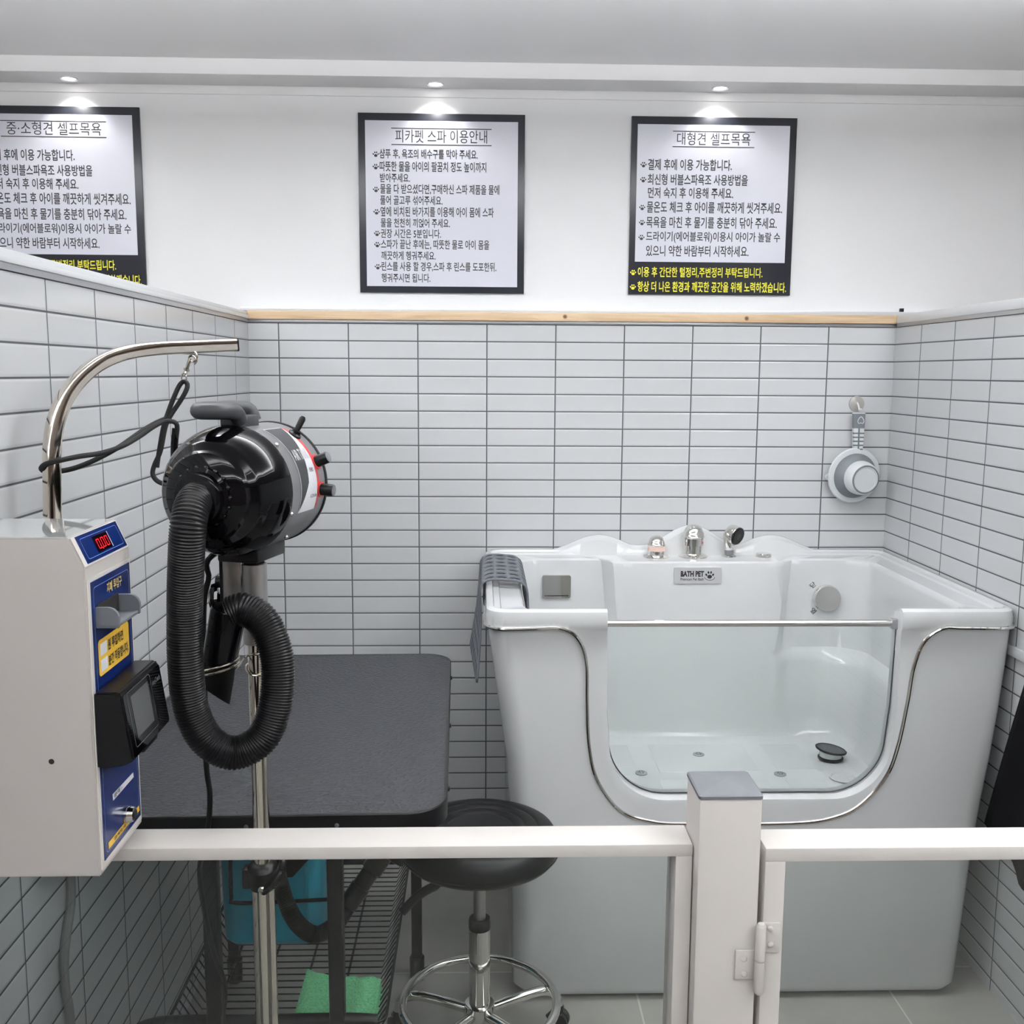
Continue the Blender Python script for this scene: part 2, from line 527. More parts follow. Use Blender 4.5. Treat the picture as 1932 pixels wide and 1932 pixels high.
struct(MB().box((XR - 0.005, -2.4, TOP + 0.010), (XR + 0.065, -0.015, TOP + 0.034), 0.002).build('trim_right_cap', ALU))
struct(MB().box((XR - 0.003, -2.4, TOP), (XR + 0.06, -0.015, TOP + 0.010)).build('trim_right_channel', GREYALU))
struct(MB().box((XR - 0.012, -2.3, 0.821), (XR, -0.70, 0.843), 0.002).build('trim_cable_duct', ALU))
tag(MB().box((XR + 0.008, -0.008, TOP + 0.044), (XR + 0.018, 0.004, TOP + 0.054), 0.001).build('cable_clip', BLACKPL),
    'tiny black clip on the white trim above the right end of the timber strip', 'clip')

# room lamps, hung low so the added uplights reach the ceiling
for (lx, ly), sx, sy, ax, pw in LAMPS:
    t = empty('linear_lamp', (lx, ly, LZ), 'slim white linear ceiling lamp' + (' running towards the signs' if ax == 'y' else ' running parallel to the sign wall') + {2.05: ' above the tub side', -1.15: ' above the payment box side'}.get(lx, ' near the signs' if ly > -2 else ' at mid room' if ly > -3 else ' at the room entrance'), 'lamp')
    MB().box((lx - sx / 2 - 0.006, ly - sy / 2 - 0.006, LZ), (lx + sx / 2 + 0.006, ly + sy / 2 + 0.006, LZ + 0.03)).build('housing', ALU, t)
    for kx_, ky_ in (((0, 1.4), (0, -1.4)) if ax == 'y' else ((1.3, 0), (-1.3, 0))): MB().cyl((lx + kx_, ly + ky_, LZ + 0.03), (lx + kx_, ly + ky_, CEIL), 0.003, seg=8).build('hanger', ALU, t)

# downlights under the ledge
for k, (lx, lab) in enumerate(((-0.551, 'above the leftmost black-framed sign'), (0.455, 'above the middle black-framed sign'), (1.252, 'above the sign over the tub'))):
    ly = -0.022
    t = empty('downlight', (lx, ly, 2.236), 'small round lit recessed spot lamp in the ledge ' + lab, 'lamp', 'spot lamps over the signs')
    MB().lathe([(0.0165, -0.001), (0.0225, -0.004), (0.0235, -0.001), (0.0235, 0.0015)], Matrix.Translation((lx, ly, 2.246)), 32, False, False).build('bezel', ALU, t)
    MB().lathe([(0.001, -0.0035), (0.012, -0.003), (0.0168, -0.0015), (0.0168, 0.001)], Matrix.Translation((lx, ly, 2.246)), 24).build('lens', LAMPM, t)
    sl = bpy.data.lights.new('spot_light', 'SPOT')
    sl.energy = 2.4; sl.spot_size = math.radians(116); sl.spot_blend = 0.7; sl.shadow_soft_size = 0.012; sl.color = (1, 0.98, 0.96)
    so = bpy.data.objects.new('spot_light', sl); so.location = (lx, ly, 2.236); so.rotation_euler = (math.radians(4), 0, 0)
    COL.objects.link(so)

# ------------------------------------------------------------------ signs on the upper wall
def sign_frame(x0, z0):  # plane with local x right, y up, facing the room
    return axes((x0, 0, z0), (1, 0, 0), (0, 0, 1), (0, -1, 0))
SF = 0.03 - 0.008
def sp(cx, cy, ox=966.0):
    p = at(ox + cx / 2.0, cy / 2.0, 1, SF)
    return p.x, p.z

RIGHT_LINES = [('결제 후에 이용 가능합니다.', 512, 830, 603, 642, 496), ('최신형 버블스파욕조 사용방법을', 511, 890, 660, 698, 495),
               ('먼저 숙지 후 이용해 주세요.', 512, 835, 710, 748, 0), ('물온도 체크 후 아이를 깨끗하게 씻겨주세요.', 508, 1020, 765, 803, 491),
               ('목욕을 마친 후 물기를 충분히 닦아 주세요.', 506, 1000, 822, 860, 490), ('드라이기(에어블로워)이용시 아이가 놀랄 수', 505, 1012, 878, 916, 488),
               ('있으니 약한 바람부터 시작하세요.', 505, 893, 929, 967, 0)]
RIGHT_YEL = [('이용 후 간단한 털정리,주변정리 부탁드립니다.', 474, 946, 1011, 1047, 457), ('항상 더 나은 환경과 깨끗한 공간을 위해 노력하겠습니다.', 473, 1035, 1066, 1101, 456)]
MID_LINES = [('샴푸 후, 욕조의 배수구를 막아 주세요.', 1432, 1803, 566, 600, 1418), ('따뜻한 물을 아이의 팔꿈치 정도 높이까지', 1433, 1835, 613, 647, 1418),
             ('받아주세요.', 1434, 1547, 655, 688, 0), ('물을 다 받으셨다면,구매하신 스파 제품을 물에', 1435, 1884, 699, 733, 1419),
             ('풀어 골고루 섞어주세요.', 1435, 1670, 740, 773, 0), ('옆에 비치된 바가지를 이용해 아이 몸에 스파', 1436, 1863, 784, 817, 1421),
             ('물을 천천히 끼얹어 주세요.', 1437, 1698, 826, 858, 0), ('권장 시간은 5분입니다.', 1437, 1664, 866, 898, 1423),
             ('스파가 끝난 후에는, 따뜻한 물로 아이 몸을', 1438, 1846, 907, 941, 1424), ('깨끗하게 헹궈주세요.', 1439, 1644, 949, 981, 0),
             ('린스를 사용 할 경우,스파 후 린스를 도포한뒤.', 1440, 1873, 991, 1024, 1426), ('헹궈주시면 됩니다.', 1440, 1624, 1033, 1065, 0)]

def sign(label, x0, x1, z0, z1, face, title, title_box, rules, lines, yel, ox, dx=0.0, dz=0.0):
    t = empty('notice_sign', ((x0 + x1) / 2 + dx, 0.03, z0 + dz), label, 'sign', 'notice signs on the upper wall')
    MB().box((x0 + dx, SF, z0 + dz), (x1 + dx, 0.03, z1 + dz), 0.001).build('backing_board', SIGNBLK, t)
    fx0, fx1, fz0, fz1 = face
    MB().box((fx0 + dx, SF - 0.0012, fz0 + dz), (fx1 + dx, SF, fz1 + dz)).build('white_face', SIGNWHT, t)
    P = axes((dx, SF - 0.0016, dz), (1, 0, 0), (0, 0, 1), (0, -1, 0))
    PB = axes((dx, SF - 0.0006, dz), (1, 0, 0), (0, 0, 1), (0, -1, 0))
    def boxof(a, b, c, d):
        xa, za = sp(a, d, ox); xb, zb = sp(b, c, ox)
        return xa, xb, za, zb
    mb = MB()
    xa, xb, za, zb = boxof(*title_box)
    add_text(mb, title, P, xa, xb, za, zb, 0.0)
    for a, b, y in rules:
        xa, za = sp(a, y, ox); xb, _ = sp(b, y, ox)
        add_poly(mb, [(xa, za - 0.0012), (xb, za - 0.0012), (xb, za + 0.0012), (xa, za + 0.0012)], P)
    mb.build('title_lettering', INK, t)
    mb = MB()
    for s, a, b, c, d, pw in lines:
        xa, xb, za, zb = boxof(a, b, c, d)
        add_text(mb, s, P, xa, xb, za, zb, 0.016)
        if pw:
            px_, pz_ = sp(pw, (c + d) / 2, ox)
            add_paw(mb, px_, pz_, 0.0088, P)
    mb.build('body_lettering', INK, t)
    if yel:
        mb = MB()
        for s, a, b, c, d, pw in yel:
            xa, xb, za, zb = boxof(a, b, c, d)
            add_text(mb, s, PB, xa, xb, za, zb, 0.016)
            px_, pz_ = sp(pw, (c + d) / 2, ox)
            add_paw(mb, px_, pz_, 0.0088, PB)
        mb.build('yellow_lettering', SIGNYEL, t)

RS = (1.0115, 1.4875, 1.680, 2.178)
a0 = sp(475, 471); a1 = sp(1051, 473); a2 = sp(1027, 990); a3 = sp(463, 990)
RFACE = ((a0[0] + a3[0]) / 2, (a1[0] + a2[0]) / 2, (a2[1] + a3[1]) / 2, (a0[1] + a1[1]) / 2)
RRULES = ((607, 917, 495.5), (605, 914, 553.5))
sign('black-framed notice above the tub, with two yellow lines along its bottom', *RS, RFACE, '대형견 셀프목욕', (622, 900, 503, 547), RRULES, RIGHT_LINES, RIGHT_YEL, 966.0)
sign('black-framed notice cut off by the left picture edge, partly behind the tiled partition', *RS, RFACE, '중·소형견 셀프목욕', (590, 935, 503, 547),
     ((570, 954, 495.5), (568, 951, 553.5)), RIGHT_LINES, RIGHT_YEL, 966.0, -1.8655, 0.005)
b0 = sp(1374, 454, 0); b1 = sp(1954, 461, 0); b2 = sp(1952, 1083, 0); b3 = sp(1388, 1080, 0)
sign('black-framed notice in the middle, with paw bullets and no yellow lines', 0.2335, 0.707, 1.679, 2.177,
     ((b0[0] + b3[0]) / 2, (b1[0] + b2[0]) / 2, (b2[1] + b3[1]) / 2, (b0[1] + b1[1]) / 2),
     '피카펫 스파 이용안내', (1492, 1838, 493, 538), ((1476, 1855, 484), (1477, 1855, 545.5)), MID_LINES, None, 0.0)

# ------------------------------------------------------------------ bath tub
RIM = 0.932
tub = empty('pet_bathtub', (1.19, -0.4, 0), 'white walk-in pet bathtub with a glass front and chrome trim', 'bathtub')
def ring_pts(x0, x1, y0, y1, r, z, bulge=0.0, n=10):
    pts = rrect(x0, y0, x1, y1, r, n)
    # even out: subdivide the long sides so that the bulge on the back side is smooth
    out = []
    for i, p in enumerate(pts):
        q = pts[(i + 1) % len(pts)]
        out.append(p)
        if math.dist(p, q) > 0.2:
            for k in range(1, 30): out.append((p[0] + (q[0] - p[0]) * k / 30, p[1] + (q[1] - p[1]) * k / 30))
    res = []
    for x, y in out:
        yy = y
        if bulge and abs(y - y1) < 0.02:
            def ss(a): a = max(0, min(1, a)); return a * a * (3 - 2 * a)
            w = ss((x - 0.935) / 0.03) * ss((1.475 - x) / 0.03)
            yy = y - bulge * w
        res.append(Vector((x, yy, z)))
    return res
OUT = [(0.012, 0.672, 1.708, -0.790, 0.05), (0.03, 0.660, 1.716, -0.800, 0.05), (0.33, 0.656, 1.735, -0.800, 0.05), (0.48, 0.651, 1.750, -0.800, 0.05),
       (0.59, 0.642, 1.765, -0.799, 0.05), (0.69, 0.627, 1.776, -0.798, 0.05), (0.80, 0.612, 1.786, -0.796, 0.05), (0.884, 0.600, 1.792, -0.795, 0.05),
       (0.890, 0.594, 1.7955, -0.799, 0.05), (0.915, 0.594, 1.7955, -0.799, 0.05), (0.927, 0.597, 1.793, -0.796, 0.048), (RIM, 0.604, 1.786, -0.789, 0.044)]
INN = [(RIM, 0.612, 1.777, -0.781, -0.024, 0.036, 0), (RIM - 0.006, 0.6145, 1.7745, -0.7785, -0.027, 0.034, 0), (RIM - 0.007, 0.628, 1.762, -0.766, -0.040, 0.03, 0),
       (RIM - 0.012, 0.631, 1.759, -0.763, -0.043, 0.03, 0),
       (RIM - 0.013, 0.679, 1.712, -0.752, -0.094, 0.06, 0.048), (RIM - 0.018, 0.685, 1.706, -0.748, -0.100, 0.07, 0.048), (RIM - 0.03, 0.688, 1.703, -0.746, -0.102, 0.07, 0.048),
       (0.80, 0.692, 1.700, -0.744, -0.105, 0.08, 0.047), (0.72, 0.695, 1.698, -0.742, -0.108, 0.09, 0.045), (0.66, 0.697, 1.694, -0.741, -0.114, 0.1, 0.040), (0.645, 0.700, 1.675, -0.740, -0.130, 0.11, 0.026),
       (0.62, 0.702, 1.668, -0.740, -0.135, 0.12, 0.022), (0.50, 0.706, 1.650, -0.739, -0.145, 0.13, 0.012), (0.43, 0.712, 1.640, -0.737, -0.155, 0.13, 0.004),
       (0.408, 0.725, 1.625, -0.73, -0.170, 0.13, 0), (0.401, 0.75, 1.60, -0.72, -0.195, 0.12, 0)]
mb = MB()
rings = [ring_pts(x0, x1, yf, -0.004, r, z) for z, x0, x1, yf, r in OUT] + [ring_pts(x0, x1, yf, yb, r, z, bl) for z, x0, x1, yf, yb, r, bl in INN]
mb.rings(rings, True, True, True)
shell = mb.build('shell', ACRYL, tub, 40)
# U-shaped opening in the front wall
OX0, OX1, OZ0 = 0.862, 1.528, 0.492
def upath(x0, x1, z0, ztop, r, slope=0.0, n=14):
    p = [(x0, ztop)]
    p.append((x0 + slope * 0.4, z0 + r + 0.08))
    for k in range(n + 1):
        a = math.pi + math.pi / 2 * k / n
        p.append((x0 + slope + r + r * math.cos(a), z0 + r + r * math.sin(a)))
    for k in range(n + 1):
        a = 1.5 * math.pi + math.pi / 2 * k / n
        p.append((x1 - slope - r + r * math.cos(a), z0 + r + r * math.sin(a)))
    p.append((x1 - slope * 0.4, z0 + r + 0.08))
    p.append((x1, ztop))
    return p
cut = MB().prism(upath(OX0, OX1, OZ0, 1.2, 0.13, 0.012), axes((0, -0.70, 0), (1, 0, 0), (0, 0, 1), (0, -1, 0)), 0.3).build('cutter', ACRYL)
md = shell.modifiers.new('opening', 'BOOLEAN'); md.operation = 'DIFFERENCE'; md.object = cut; md.solver = 'EXACT'
bv = shell.modifiers.new('soft', 'BEVEL'); bv.width = 0.007; bv.segments = 3; bv.limit_method = 'ANGLE'; bv.angle_limit = math.radians(50)
bpy.context.view_layer.update()
dg = bpy.context.evaluated_depsgraph_get()
nm = bpy.data.meshes.new_from_object(shell.evaluated_get(dg))
shell.modifiers.clear(); shell.data = nm
bm = bmesh.new(); bm.from_mesh(nm)
for f in bm.faces: f.smooth = True
for e in bm.edges:
    e.smooth = not (len(e.link_faces) == 2 and e.calc_face_angle(0) > math.radians(38))
bm.to_mesh(nm); bm.free()
bpy.data.objects.remove(cut)
# wavy backsplash
def splash_z(x):
    c = 1.192
    def hump(m, w, h): 
        q = (x - m) / w
        return h * (0.5 + 0.5 * math.cos(math.pi * q)) if abs(q) < 1 else 0
    return max(0.926, 0.929 + hump(c - 0.258, 0.16, 0.047), 0.929 + hump(c + 0.258, 0.16, 0.047), 0.944 + hump(c + 0.018, 0.15, 0.062) if abs(x - c) < 0.26 else 0)
raw = [(0.612 + (1.778 - 0.612) * k / 160, 0) for k in range(161)]
zs = [splash_z(x) for x, _ in raw]
for _ in range(3): zs = [zs[0]] + [(zs[i - 1] + zs[i] * 2 + zs[i + 1]) / 4 for i in range(1, len(zs) - 1)] + [zs[-1]]
mb = MB()
prof = [[], [], [], [], [], [], []]
for (x, _), z in zip(raw, zs):
    k = max(0.0, z - 0.93)
    for j, (y, dzz) in enumerate(((-0.036 - k * 0.3, None), (-0.033 - k * 0.15, -0.012), (-0.030, -0.008), (-0.024, -0.0065), (-0.018, -0.001), (-0.010, 0.0), (-0.004, -0.004))):
        prof[j].append(Vector((x, y, 0.915 if dzz is None else max(0.916, z + dzz))))
prof.append([Vector((x, -0.004, 0.915)) for x, _ in raw])
mb.rings(prof, False, False, False)
mb.build('backsplash', ACRYL, tub, 50)
# chrome trim line round the apron
YF = -0.8005
TR = [(0.594, -0.30, 0.892), (0.5935, -0.60, 0.892), (0.5945, -0.74, 0.892), (0.602, -0.783, 0.892), (0.632, -0.8005, 0.891), (0.70, YF, 0.892), (0.763, YF, 0.892), (0.80, YF, 0.868), (0.8185, YF, 0.814), (0.822, YF, 0.72), (0.828, YF, 0.62),
      (0.848, YF, 0.54), (0.901, YF, 0.468), (0.97, YF, 0.441), (1.06, YF, 0.434), (1.30, YF, 0.434), (1.395, YF, 0.448), (1.455, YF, 0.48), (1.507, YF, 0.545), (1.53, YF, 0.615), (1.546, YF, 0.72), (1.555, YF, 0.80), (1.575, YF, 0.860),
      (1.615, YF, 0.891), (1.66, YF, 0.892), (1.75, -0.8005, 0.891), (1.783, -0.788, 0.892), (1.7945, -0.755, 0.892)]
mb = MB(); mb.tube(curve(TR, 220), 0.0042, 8); mb.build('trim_line', CHROME, tub)
# glass front and its rail
mb = MB(); mb.prism(upath(OX0 + 0.002, OX1 - 0.002, OZ0 + 0.002, 0.892, 0.13, 0.012), axes((0, -0.762, 0), (1, 0, 0), (0, 0, 1), (0, -1, 0)), 0.007)
mb.build('glass_front', GLASS, tub)
mb = MB(); up_ = upath(OX0 + 0.002, OX1 - 0.002, OZ0 + 0.002, 0.888, 0.13, 0.012)
mb.tube([(x, -0.7645, z) for x, z in up_], 0.0016, 6)
mb.build('glass_seal', GREYPL, tub)
bar = MB().cyl((OX0 + 0.001, -0.765, 0.8945), (OX1 - 0.012, -0.765, 0.8945), 0.0075, seg=20).build('glass_rail', CHROME, tub)
MB().box((OX1 - 0.016, -0.774, 0.882), (OX1 - 0.002, -0.757, 0.905), 0.001).build('rail_bracket', GREYALU, tub)
# drain knob, square spout plate on the back wall of the basin
k0 = at(1557, 1127, 1, -0.1025)
yb = -0.1035
mb = MB(); mb.lathe([(0.037, 0), (0.040, 0.004), (0.040, 0.018), (0.037, 0.024), (0.005, 0.025)], frame((k0.x, yb, k0.z), (k0.x, yb - 1, k0.z)), 36)
mb.build('drain_knob', CHROME, tub)
KP = axes((0, yb - 0.0015, 0), (1, 0, 0), (0, 0, 1), (0, -1, 0))
for ch, px_, py_, rot in (('닫', 1533, 1103, 0.75), ('열', 1534, 1152, -0.75)):
    q = at(px_, py_, 1, yb)
    R2 = axes((q.x, yb - 0.0035, q.z), (math.cos(rot), 0, math.sin(rot)), (-math.sin(rot), 0, math.cos(rot)), (0, -1, 0))
    mb = MB(); add_text(mb, ch, R2, -0.008, 0.008, -0.008, 0.008, 0.01); mb.build('knob_mark', INK, tub)
q0 = at(1023, 1084, 1, -0.10); q1 = at(1076, 1127, 1, -0.10)
mb = MB(); mb.prism(rrect(q0.x, q1.z, q1.x, q0.z, 0.006, 4), axes((0, -0.102, 0), (1, 0, 0), (0, 0, 1), (0, -1, 0)), 0.010)
sp_ = mb.build('water_inlet', CHROME, tub)
MB().box((q0.x + 0.006, -0.1125, q1.z + 0.006), (q1.x - 0.006, -0.1118, q1.z + 0.0085)).build('slot', DARKHOLE, sp_)
# name plate
n0 = at(1272, 1070, 1, -0.152); n1 = at(1360, 1101, 1, -0.152)
mb = MB(); mb.prism(rrect(n0.x, n1.z, n1.x, n0.z, 0.004, 4), axes((0, -0.149, 0), (1, 0, 0), (0, 0, 1), (0, -1, 0)), 0.006)
plate = mb.build('name_plate', mat('satin plate', (226, 226, 229), 0.35, 0.5), tub)
NP = axes((0, -0.1556, 0), (1, 0, 0), (0, 0, 1), (0, -1, 0))
def npx(x, y):
    p = at(1190 + x / 6.9, 970 + y / 6.9, 1, -0.1556); return p.x, p.z
mb = MB()
xa, za = npx(650, 815); xb, zb = npx(955, 740); add_text(mb, 'BATH PET', NP, xa, xb, za, zb, 0.05)
xa, za = npx(648, 866); xb, zb = npx(950, 830); add_text(mb, 'Premium Pet Bath', NP, xa, xb, za, zb, 0.012)
cx_, cz_ = npx(1028, 795); add_paw(mb, cx_, cz_, 0.0125, NP)
arc = [npx(960, 822), npx(975, 845), npx(1028, 862), npx(1078, 848), npx(1096, 822)]
mb.tube(curve([(x, -0.1556, z) for x, z in arc], 20), 0.0007, 5)
mb.build('plate_lettering', INK, plate)
# taps
DZ = RIM - 0.0135
def tap_base(x): return Vector((x, -0.068, DZ))
p = tap_base(1.0975)
kn = MB().lathe([(0.0385, 0), (0.0385, 0.003), (0.030, 0.006), (0.0245, 0.007)], Matrix.Translation(p), 32).build('knob_flange', CHROME, tub)
MB().lathe([(0.0235, 0.007), (0.0235, 0.020)], Matrix.Translation(p), 28).build('knob_base', CHROME, kn)
MB().lathe([(0.0245, 0.019), (0.0255, 0.021), (0.0255, 0.033), (0.0245, 0.034)], Matrix.Translation(p), 28).build('marker_ring', PINK, kn)
MB().lathe([(0.026, 0.034), (0.027, 0.037), (0.0245, 0.040), (0.0235, 0.046), (0.019, 0.056), (0.011, 0.062), (0.001, 0.064)], Matrix.Translation(p), 28).build('knob_dome', CHROME, kn)
p = tap_base(1.206)
kn = MB().lathe([(0.0425, 0), (0.0425, 0.004), (0.034, 0.010), (0.026, 0.012)], Matrix.Translation(p), 36).build('mixer_flange', CHROME, tub)
MB().lathe([(0.0245, 0.010), (0.0245, 0.034), (0.030, 0.036), (0.030, 0.056), (0.0285, 0.057)], Matrix.Translation(p), 24).build('mixer_body', CHROME, kn)
MB().lathe([(0.031, 0.057), (0.0325, 0.061), (0.030, 0.064), (0.029, 0.072), (0.0235, 0.086), (0.014, 0.094), (0.001, 0.097)], Matrix.Translation(p), 36).build('mixer_dome', CHROME, kn)
MB().sphere(p + Vector((0.022, -0.0205, 0.046)), 0.0025, (1, 0.5, 1.6)).build('red_dot', RED, kn)
p = tap_base(1.4145)
MB().lathe([(0.0235, 0), (0.0235, 0.009), (0.020, 0.012), (0.001, 0.0125)], Matrix.Translation(p), 32).build('air_button', CHROME, tub)
p = tap_base(1.3125)
MB().lathe([(0.0215, 0), (0.0215, 0.003), (0.016, 0.007), (0.013, 0.008)], Matrix.Translation(p), 28).build('shower_socket', CHROME, tub)
# base jets and drain
for jx, jy in ((1.010, -0.425), (1.190, -0.297), (1.377, -0.438)):
    j = MB().lathe([(0.016, 0), (0.016, 0.003), (0.012, 0.0045), (0.001, 0.0045)], Matrix.Translation((jx, jy, 0.4005)), 28).build('floor_jet', JET, tub)
    mb = MB()
    for k in range(6):
        a = k * math.pi / 3
        mb.cyl((jx + 0.0065 * math.cos(a), jy + 0.0065 * math.sin(a), 0.404), (jx + 0.0065 * math.cos(a), jy + 0.0065 * math.sin(a), 0.4055), 0.0018, seg=8)
    mb.build('jet_holes', DARKHOLE, j)
dr = MB().lathe([(0.034, 0.0), (0.034, 0.0015), (0.030, 0.0018), (0.027, -0.0018), (0.02, -0.0026), (0.001, -0.0026)], Matrix.Translation((1.534, -0.468, 0.4035)), 32).build('drain', ACRYL, tub)
MB().lathe([(0.0265, 0.0), (0.0265, 0.0006), (0.001, 0.0006)], Matrix.Translation((1.534, -0.468, 0.4015)), 32).build('drain_shade_disc', mat('drain shade', (128, 134, 136), 0.4), dr)  # grey disc, shade of the recess put into its colour
MB().cyl((1.537, -0.480, 0.4018), (1.537, -0.480, 0.4030), 0.009).build('drain_outlet', DARKHOLE, dr)
# raised anti-slip pads on the basin floor
mb = MB()
for x0, y0, x1, y1 in ((0.80, -0.66, 1.0, -0.44), (0.82, -0.38, 1.0, -0.22), (1.05, -0.66, 1.33, -0.47), (1.06, -0.42, 1.33, -0.22), (1.38, -0.40, 1.49, -0.22), (1.38, -0.66, 1.48, -0.47)):
    mb.box((x0, y0, 0.4005), (x1, y1, 0.4022), 0.0008, seg=1)
mb.build('anti_slip_pads', ACRYL, tub)

# hand shower standing in its socket
sh = empty('hand_shower', p + Vector((0, 0, 0.008)), 'chrome hand shower with a black round face standing on the tub deck', 'shower head')
MB().lathe([(0.0125, 0.008), (0.0135, 0.012), (0.0135, 0.022), (0.0125, 0.023)], Matrix.Translation(p), 24).build('grey_collar', MIDGREY, sh)
hp = curve([p + Vector((0, 0, 0.022)), p + Vector((-0.001, 0, 0.045)), p + Vector((0.0, 0.001, 0.062)), p + Vector((0.008, -0.004, 0.074))], 20)
MB().tube(hp, [0.0135 + 0.007 * (i / 19) for i in range(20)], 24).build('handle', CHROME, sh)
hd = Vector((0.62, -0.74, -0.28)).normalized(); hc = p + Vector((0.006, -0.002, 0.070))
MB().lathe([(0.012, -0.014), (0.024, -0.010), (0.0275, 0.0), (0.0275, 0.018), (0.026, 0.020)], frame(hc, hc + hd), 32).build('head', CHROME, sh)
MB().lathe([(0.0268, 0.0185), (0.027, 0.023), (0.024, 0.026), (0.001, 0.026)], frame(hc, hc + hd), 32).build('spray_face', BLACKPL, sh)
MB().lathe([(0.0085, 0.026), (0.0075, 0.0268), (0.001, 0.0268)], frame(hc, hc + hd), 20).build('spray_centre', DGREYPL, sh)

# drain strainer lying in the basin
st = empty('hair_strainer', (1.547, -0.335, 0.4022), 'dark round mesh hair strainer with a white ring lying in the tub', 'strainer')
Ms = Matrix.Translation((1.547, -0.335, 0.4022))
MB().lathe([(0.031, 0), (0.034, 0.003), (0.034, 0.007), (0.031, 0.009)], Ms, 32).build('lower_ring', BLACKRUB, st)
MB().lathe([(0.030, 0.009), (0.030, 0.024)], Ms, 32).build('white_ring', ACRYL, st)
Mt = Ms @ Matrix.Translation((0, 0, 0.026)) @ Matrix.Rotation(math.radians(8), 4, 'Y')
MB().lathe([(0.030, -0.004), (0.041, 0.0), (0.0425, 0.003), (0.040, 0.005), (0.037, 0.003)], Mt, 36, True, False).build('upper_ring', BLACKRUB, st)
mb = MB()
for k in range(-9, 10):
    w = math.sqrt(max(0, 0.038 ** 2 - (k * 0.004) ** 2))
    for a, b in (((k * 0.004, -w, 0.003), (k * 0.004, w, 0.003)), ((-w, k * 0.004, 0.003), (w, k * 0.004, 0.003))):
        mb.cyl(Mt @ Vector(a), Mt @ Vector(b), 0.0006, seg=5)
mb.build('mesh_screen', GREYPL, st)

# grey rubber mat over the left rim
mat_o = MB()
Y0, Y1 = -0.52, -0.17
prof = curve([(0.703, 0, 0.845), (0.701, 0, 0.89), (0.697, 0, 0.922), (0.680, 0, 0.938), (0.655, 0, 0.942), (0.625, 0, 0.944), (0.598, 0, 0.941), (0.584, 0, 0.925), (0.581, 0, 0.88), (0.577, 0, 0.82), (0.569, 0, 0.76), (0.561, 0, 0.712)], 200)
PL = length(prof)
def mp(s, y):
    f = max(0, min(1, s / PL)) * 199; i = min(int(f), 198)
    q = prof[i].lerp(prof[i + 1], f - i)
    k = max(0, (s - PL * 0.5) / (PL * 0.5))
    # the hanging end tapers towards the back and swings forward
    y2 = y + 0.05 * k * (y + 0.30) * 0 - 0.10 * k * k
    return Vector((q.x + k * (0.014 - 0.055 * (y - Y0)), y2, q.z))
NS, NY = 13, 7
ds, dy = PL / NS, (Y1 - Y0) / NY
for i in range(NS):
    for j in range(NY):
        s0, y0 = i * ds, Y0 + j * dy
        n = 12
        outer, inner = [], []
        for k in range(n):
            a = 2 * math.pi * k / n + math.pi / 4
            c, s_ = math.cos(a), math.sin(a)
            m_ = max(abs(c), abs(s_))
            outer.append((s0 + ds * (0.5 + 0.5 * c / m_), y0 + dy * (0.5 + 0.5 * s_ / m_)))
            inner.append((s0 + ds * (0.5 + 0.40 * c), y0 + dy * (0.5 + 0.29 * s_)))
        vo = [mat_o.bm.verts.new(mp(*q)) for q in outer]; vi = [mat_o.bm.verts.new(mp(*q)) for q in inner]
        for k in range(n):
            l = (k + 1) % n
            mat_o.bm.faces.new((vo[k], vo[l], vi[l], vi[k]))
mo = mat_o.build('bath_mat', RUBGREY, None, weld=True)
sd = mo.modifiers.new('thickness', 'SOLIDIFY'); sd.thickness = 0.005; sd.offset = 0
tag(mo, 'grey perforated rubber mat draped over the left rim of the tub', 'mat')

# ------------------------------------------------------------------ dipper on its suction hook
hk = at(1616, 762, 1, 0.0)
h = empty('suction_hook', (hk.x, 0, hk.z), 'round clear-grey suction hook stuck to the wall tiles above the dipper', 'hook')
MB().lathe([(0.0235, 0.0002), (0.0225, 0.0025), (0.012, 0.005), (0.001, 0.006)], frame((hk.x, 0, hk.z), (hk.x, -1, hk.z)), 32).build('suction_cup', mat('clear grey vinyl', (150, 148, 144), 0.15), h)
MB().tube(curve([(hk.x, -0.005, hk.z + 0.004), (hk.x + 0.0, -0.016, hk.z - 0.004), (hk.x + 0.001, -0.024, hk.z - 0.018), (hk.x + 0.002, -0.032, hk.z - 0.014)], 16), 0.0026, 8).build('prong', ALU, h)
dp = empty('bath_dipper', (1.70, -0.03, 1.10), 'white and grey collapsible dipper hanging from the suction hook', 'dipper')
LG = mat('dipper white plastic', (214, 218, 220), 0.35)
DG = mat('dipper grey rubber', (104, 110, 114), 0.5)
dc = at(1611, 897, 1, -0.022)      # rim centre
ax_ = Vector((0.15, -1.0, -0.08)).normalized()
Md = frame(dc + Vector((0, 0.0, 0)), dc + ax_)
MB().lathe([(0.070, -0.004), (0.081, -0.003), (0.0825, 0.0), (0.080, 0.004), (0.066, 0.006)], Md, 44, True, False).build('rim', LG, dp)
MB().lathe([(0.0675, 0.003), (0.066, 0.009), (0.061, 0.020), (0.050, 0.034), (0.047, 0.036)], Md, 44, False, False).build('folding_wall', DG, dp)
MB().lathe([(0.050, 0.034), (0.050, 0.040), (0.047, 0.060), (0.042, 0.068)], Md, 44, False, False).build('lower_wall', LG, dp)
MB().lathe([(0.0425, 0.0665), (0.041, 0.0705), (0.0375, 0.0705)], Md, 44, False, False).build('base_ring', DG, dp)
MB().lathe([(0.0385, 0.069), (0.034, 0.0685), (0.033, 0.067), (0.001, 0.067)], Md, 44, False, True).build('base_disc', LG, dp)
sl = dc + Vector((-0.079, 0, -0.004))
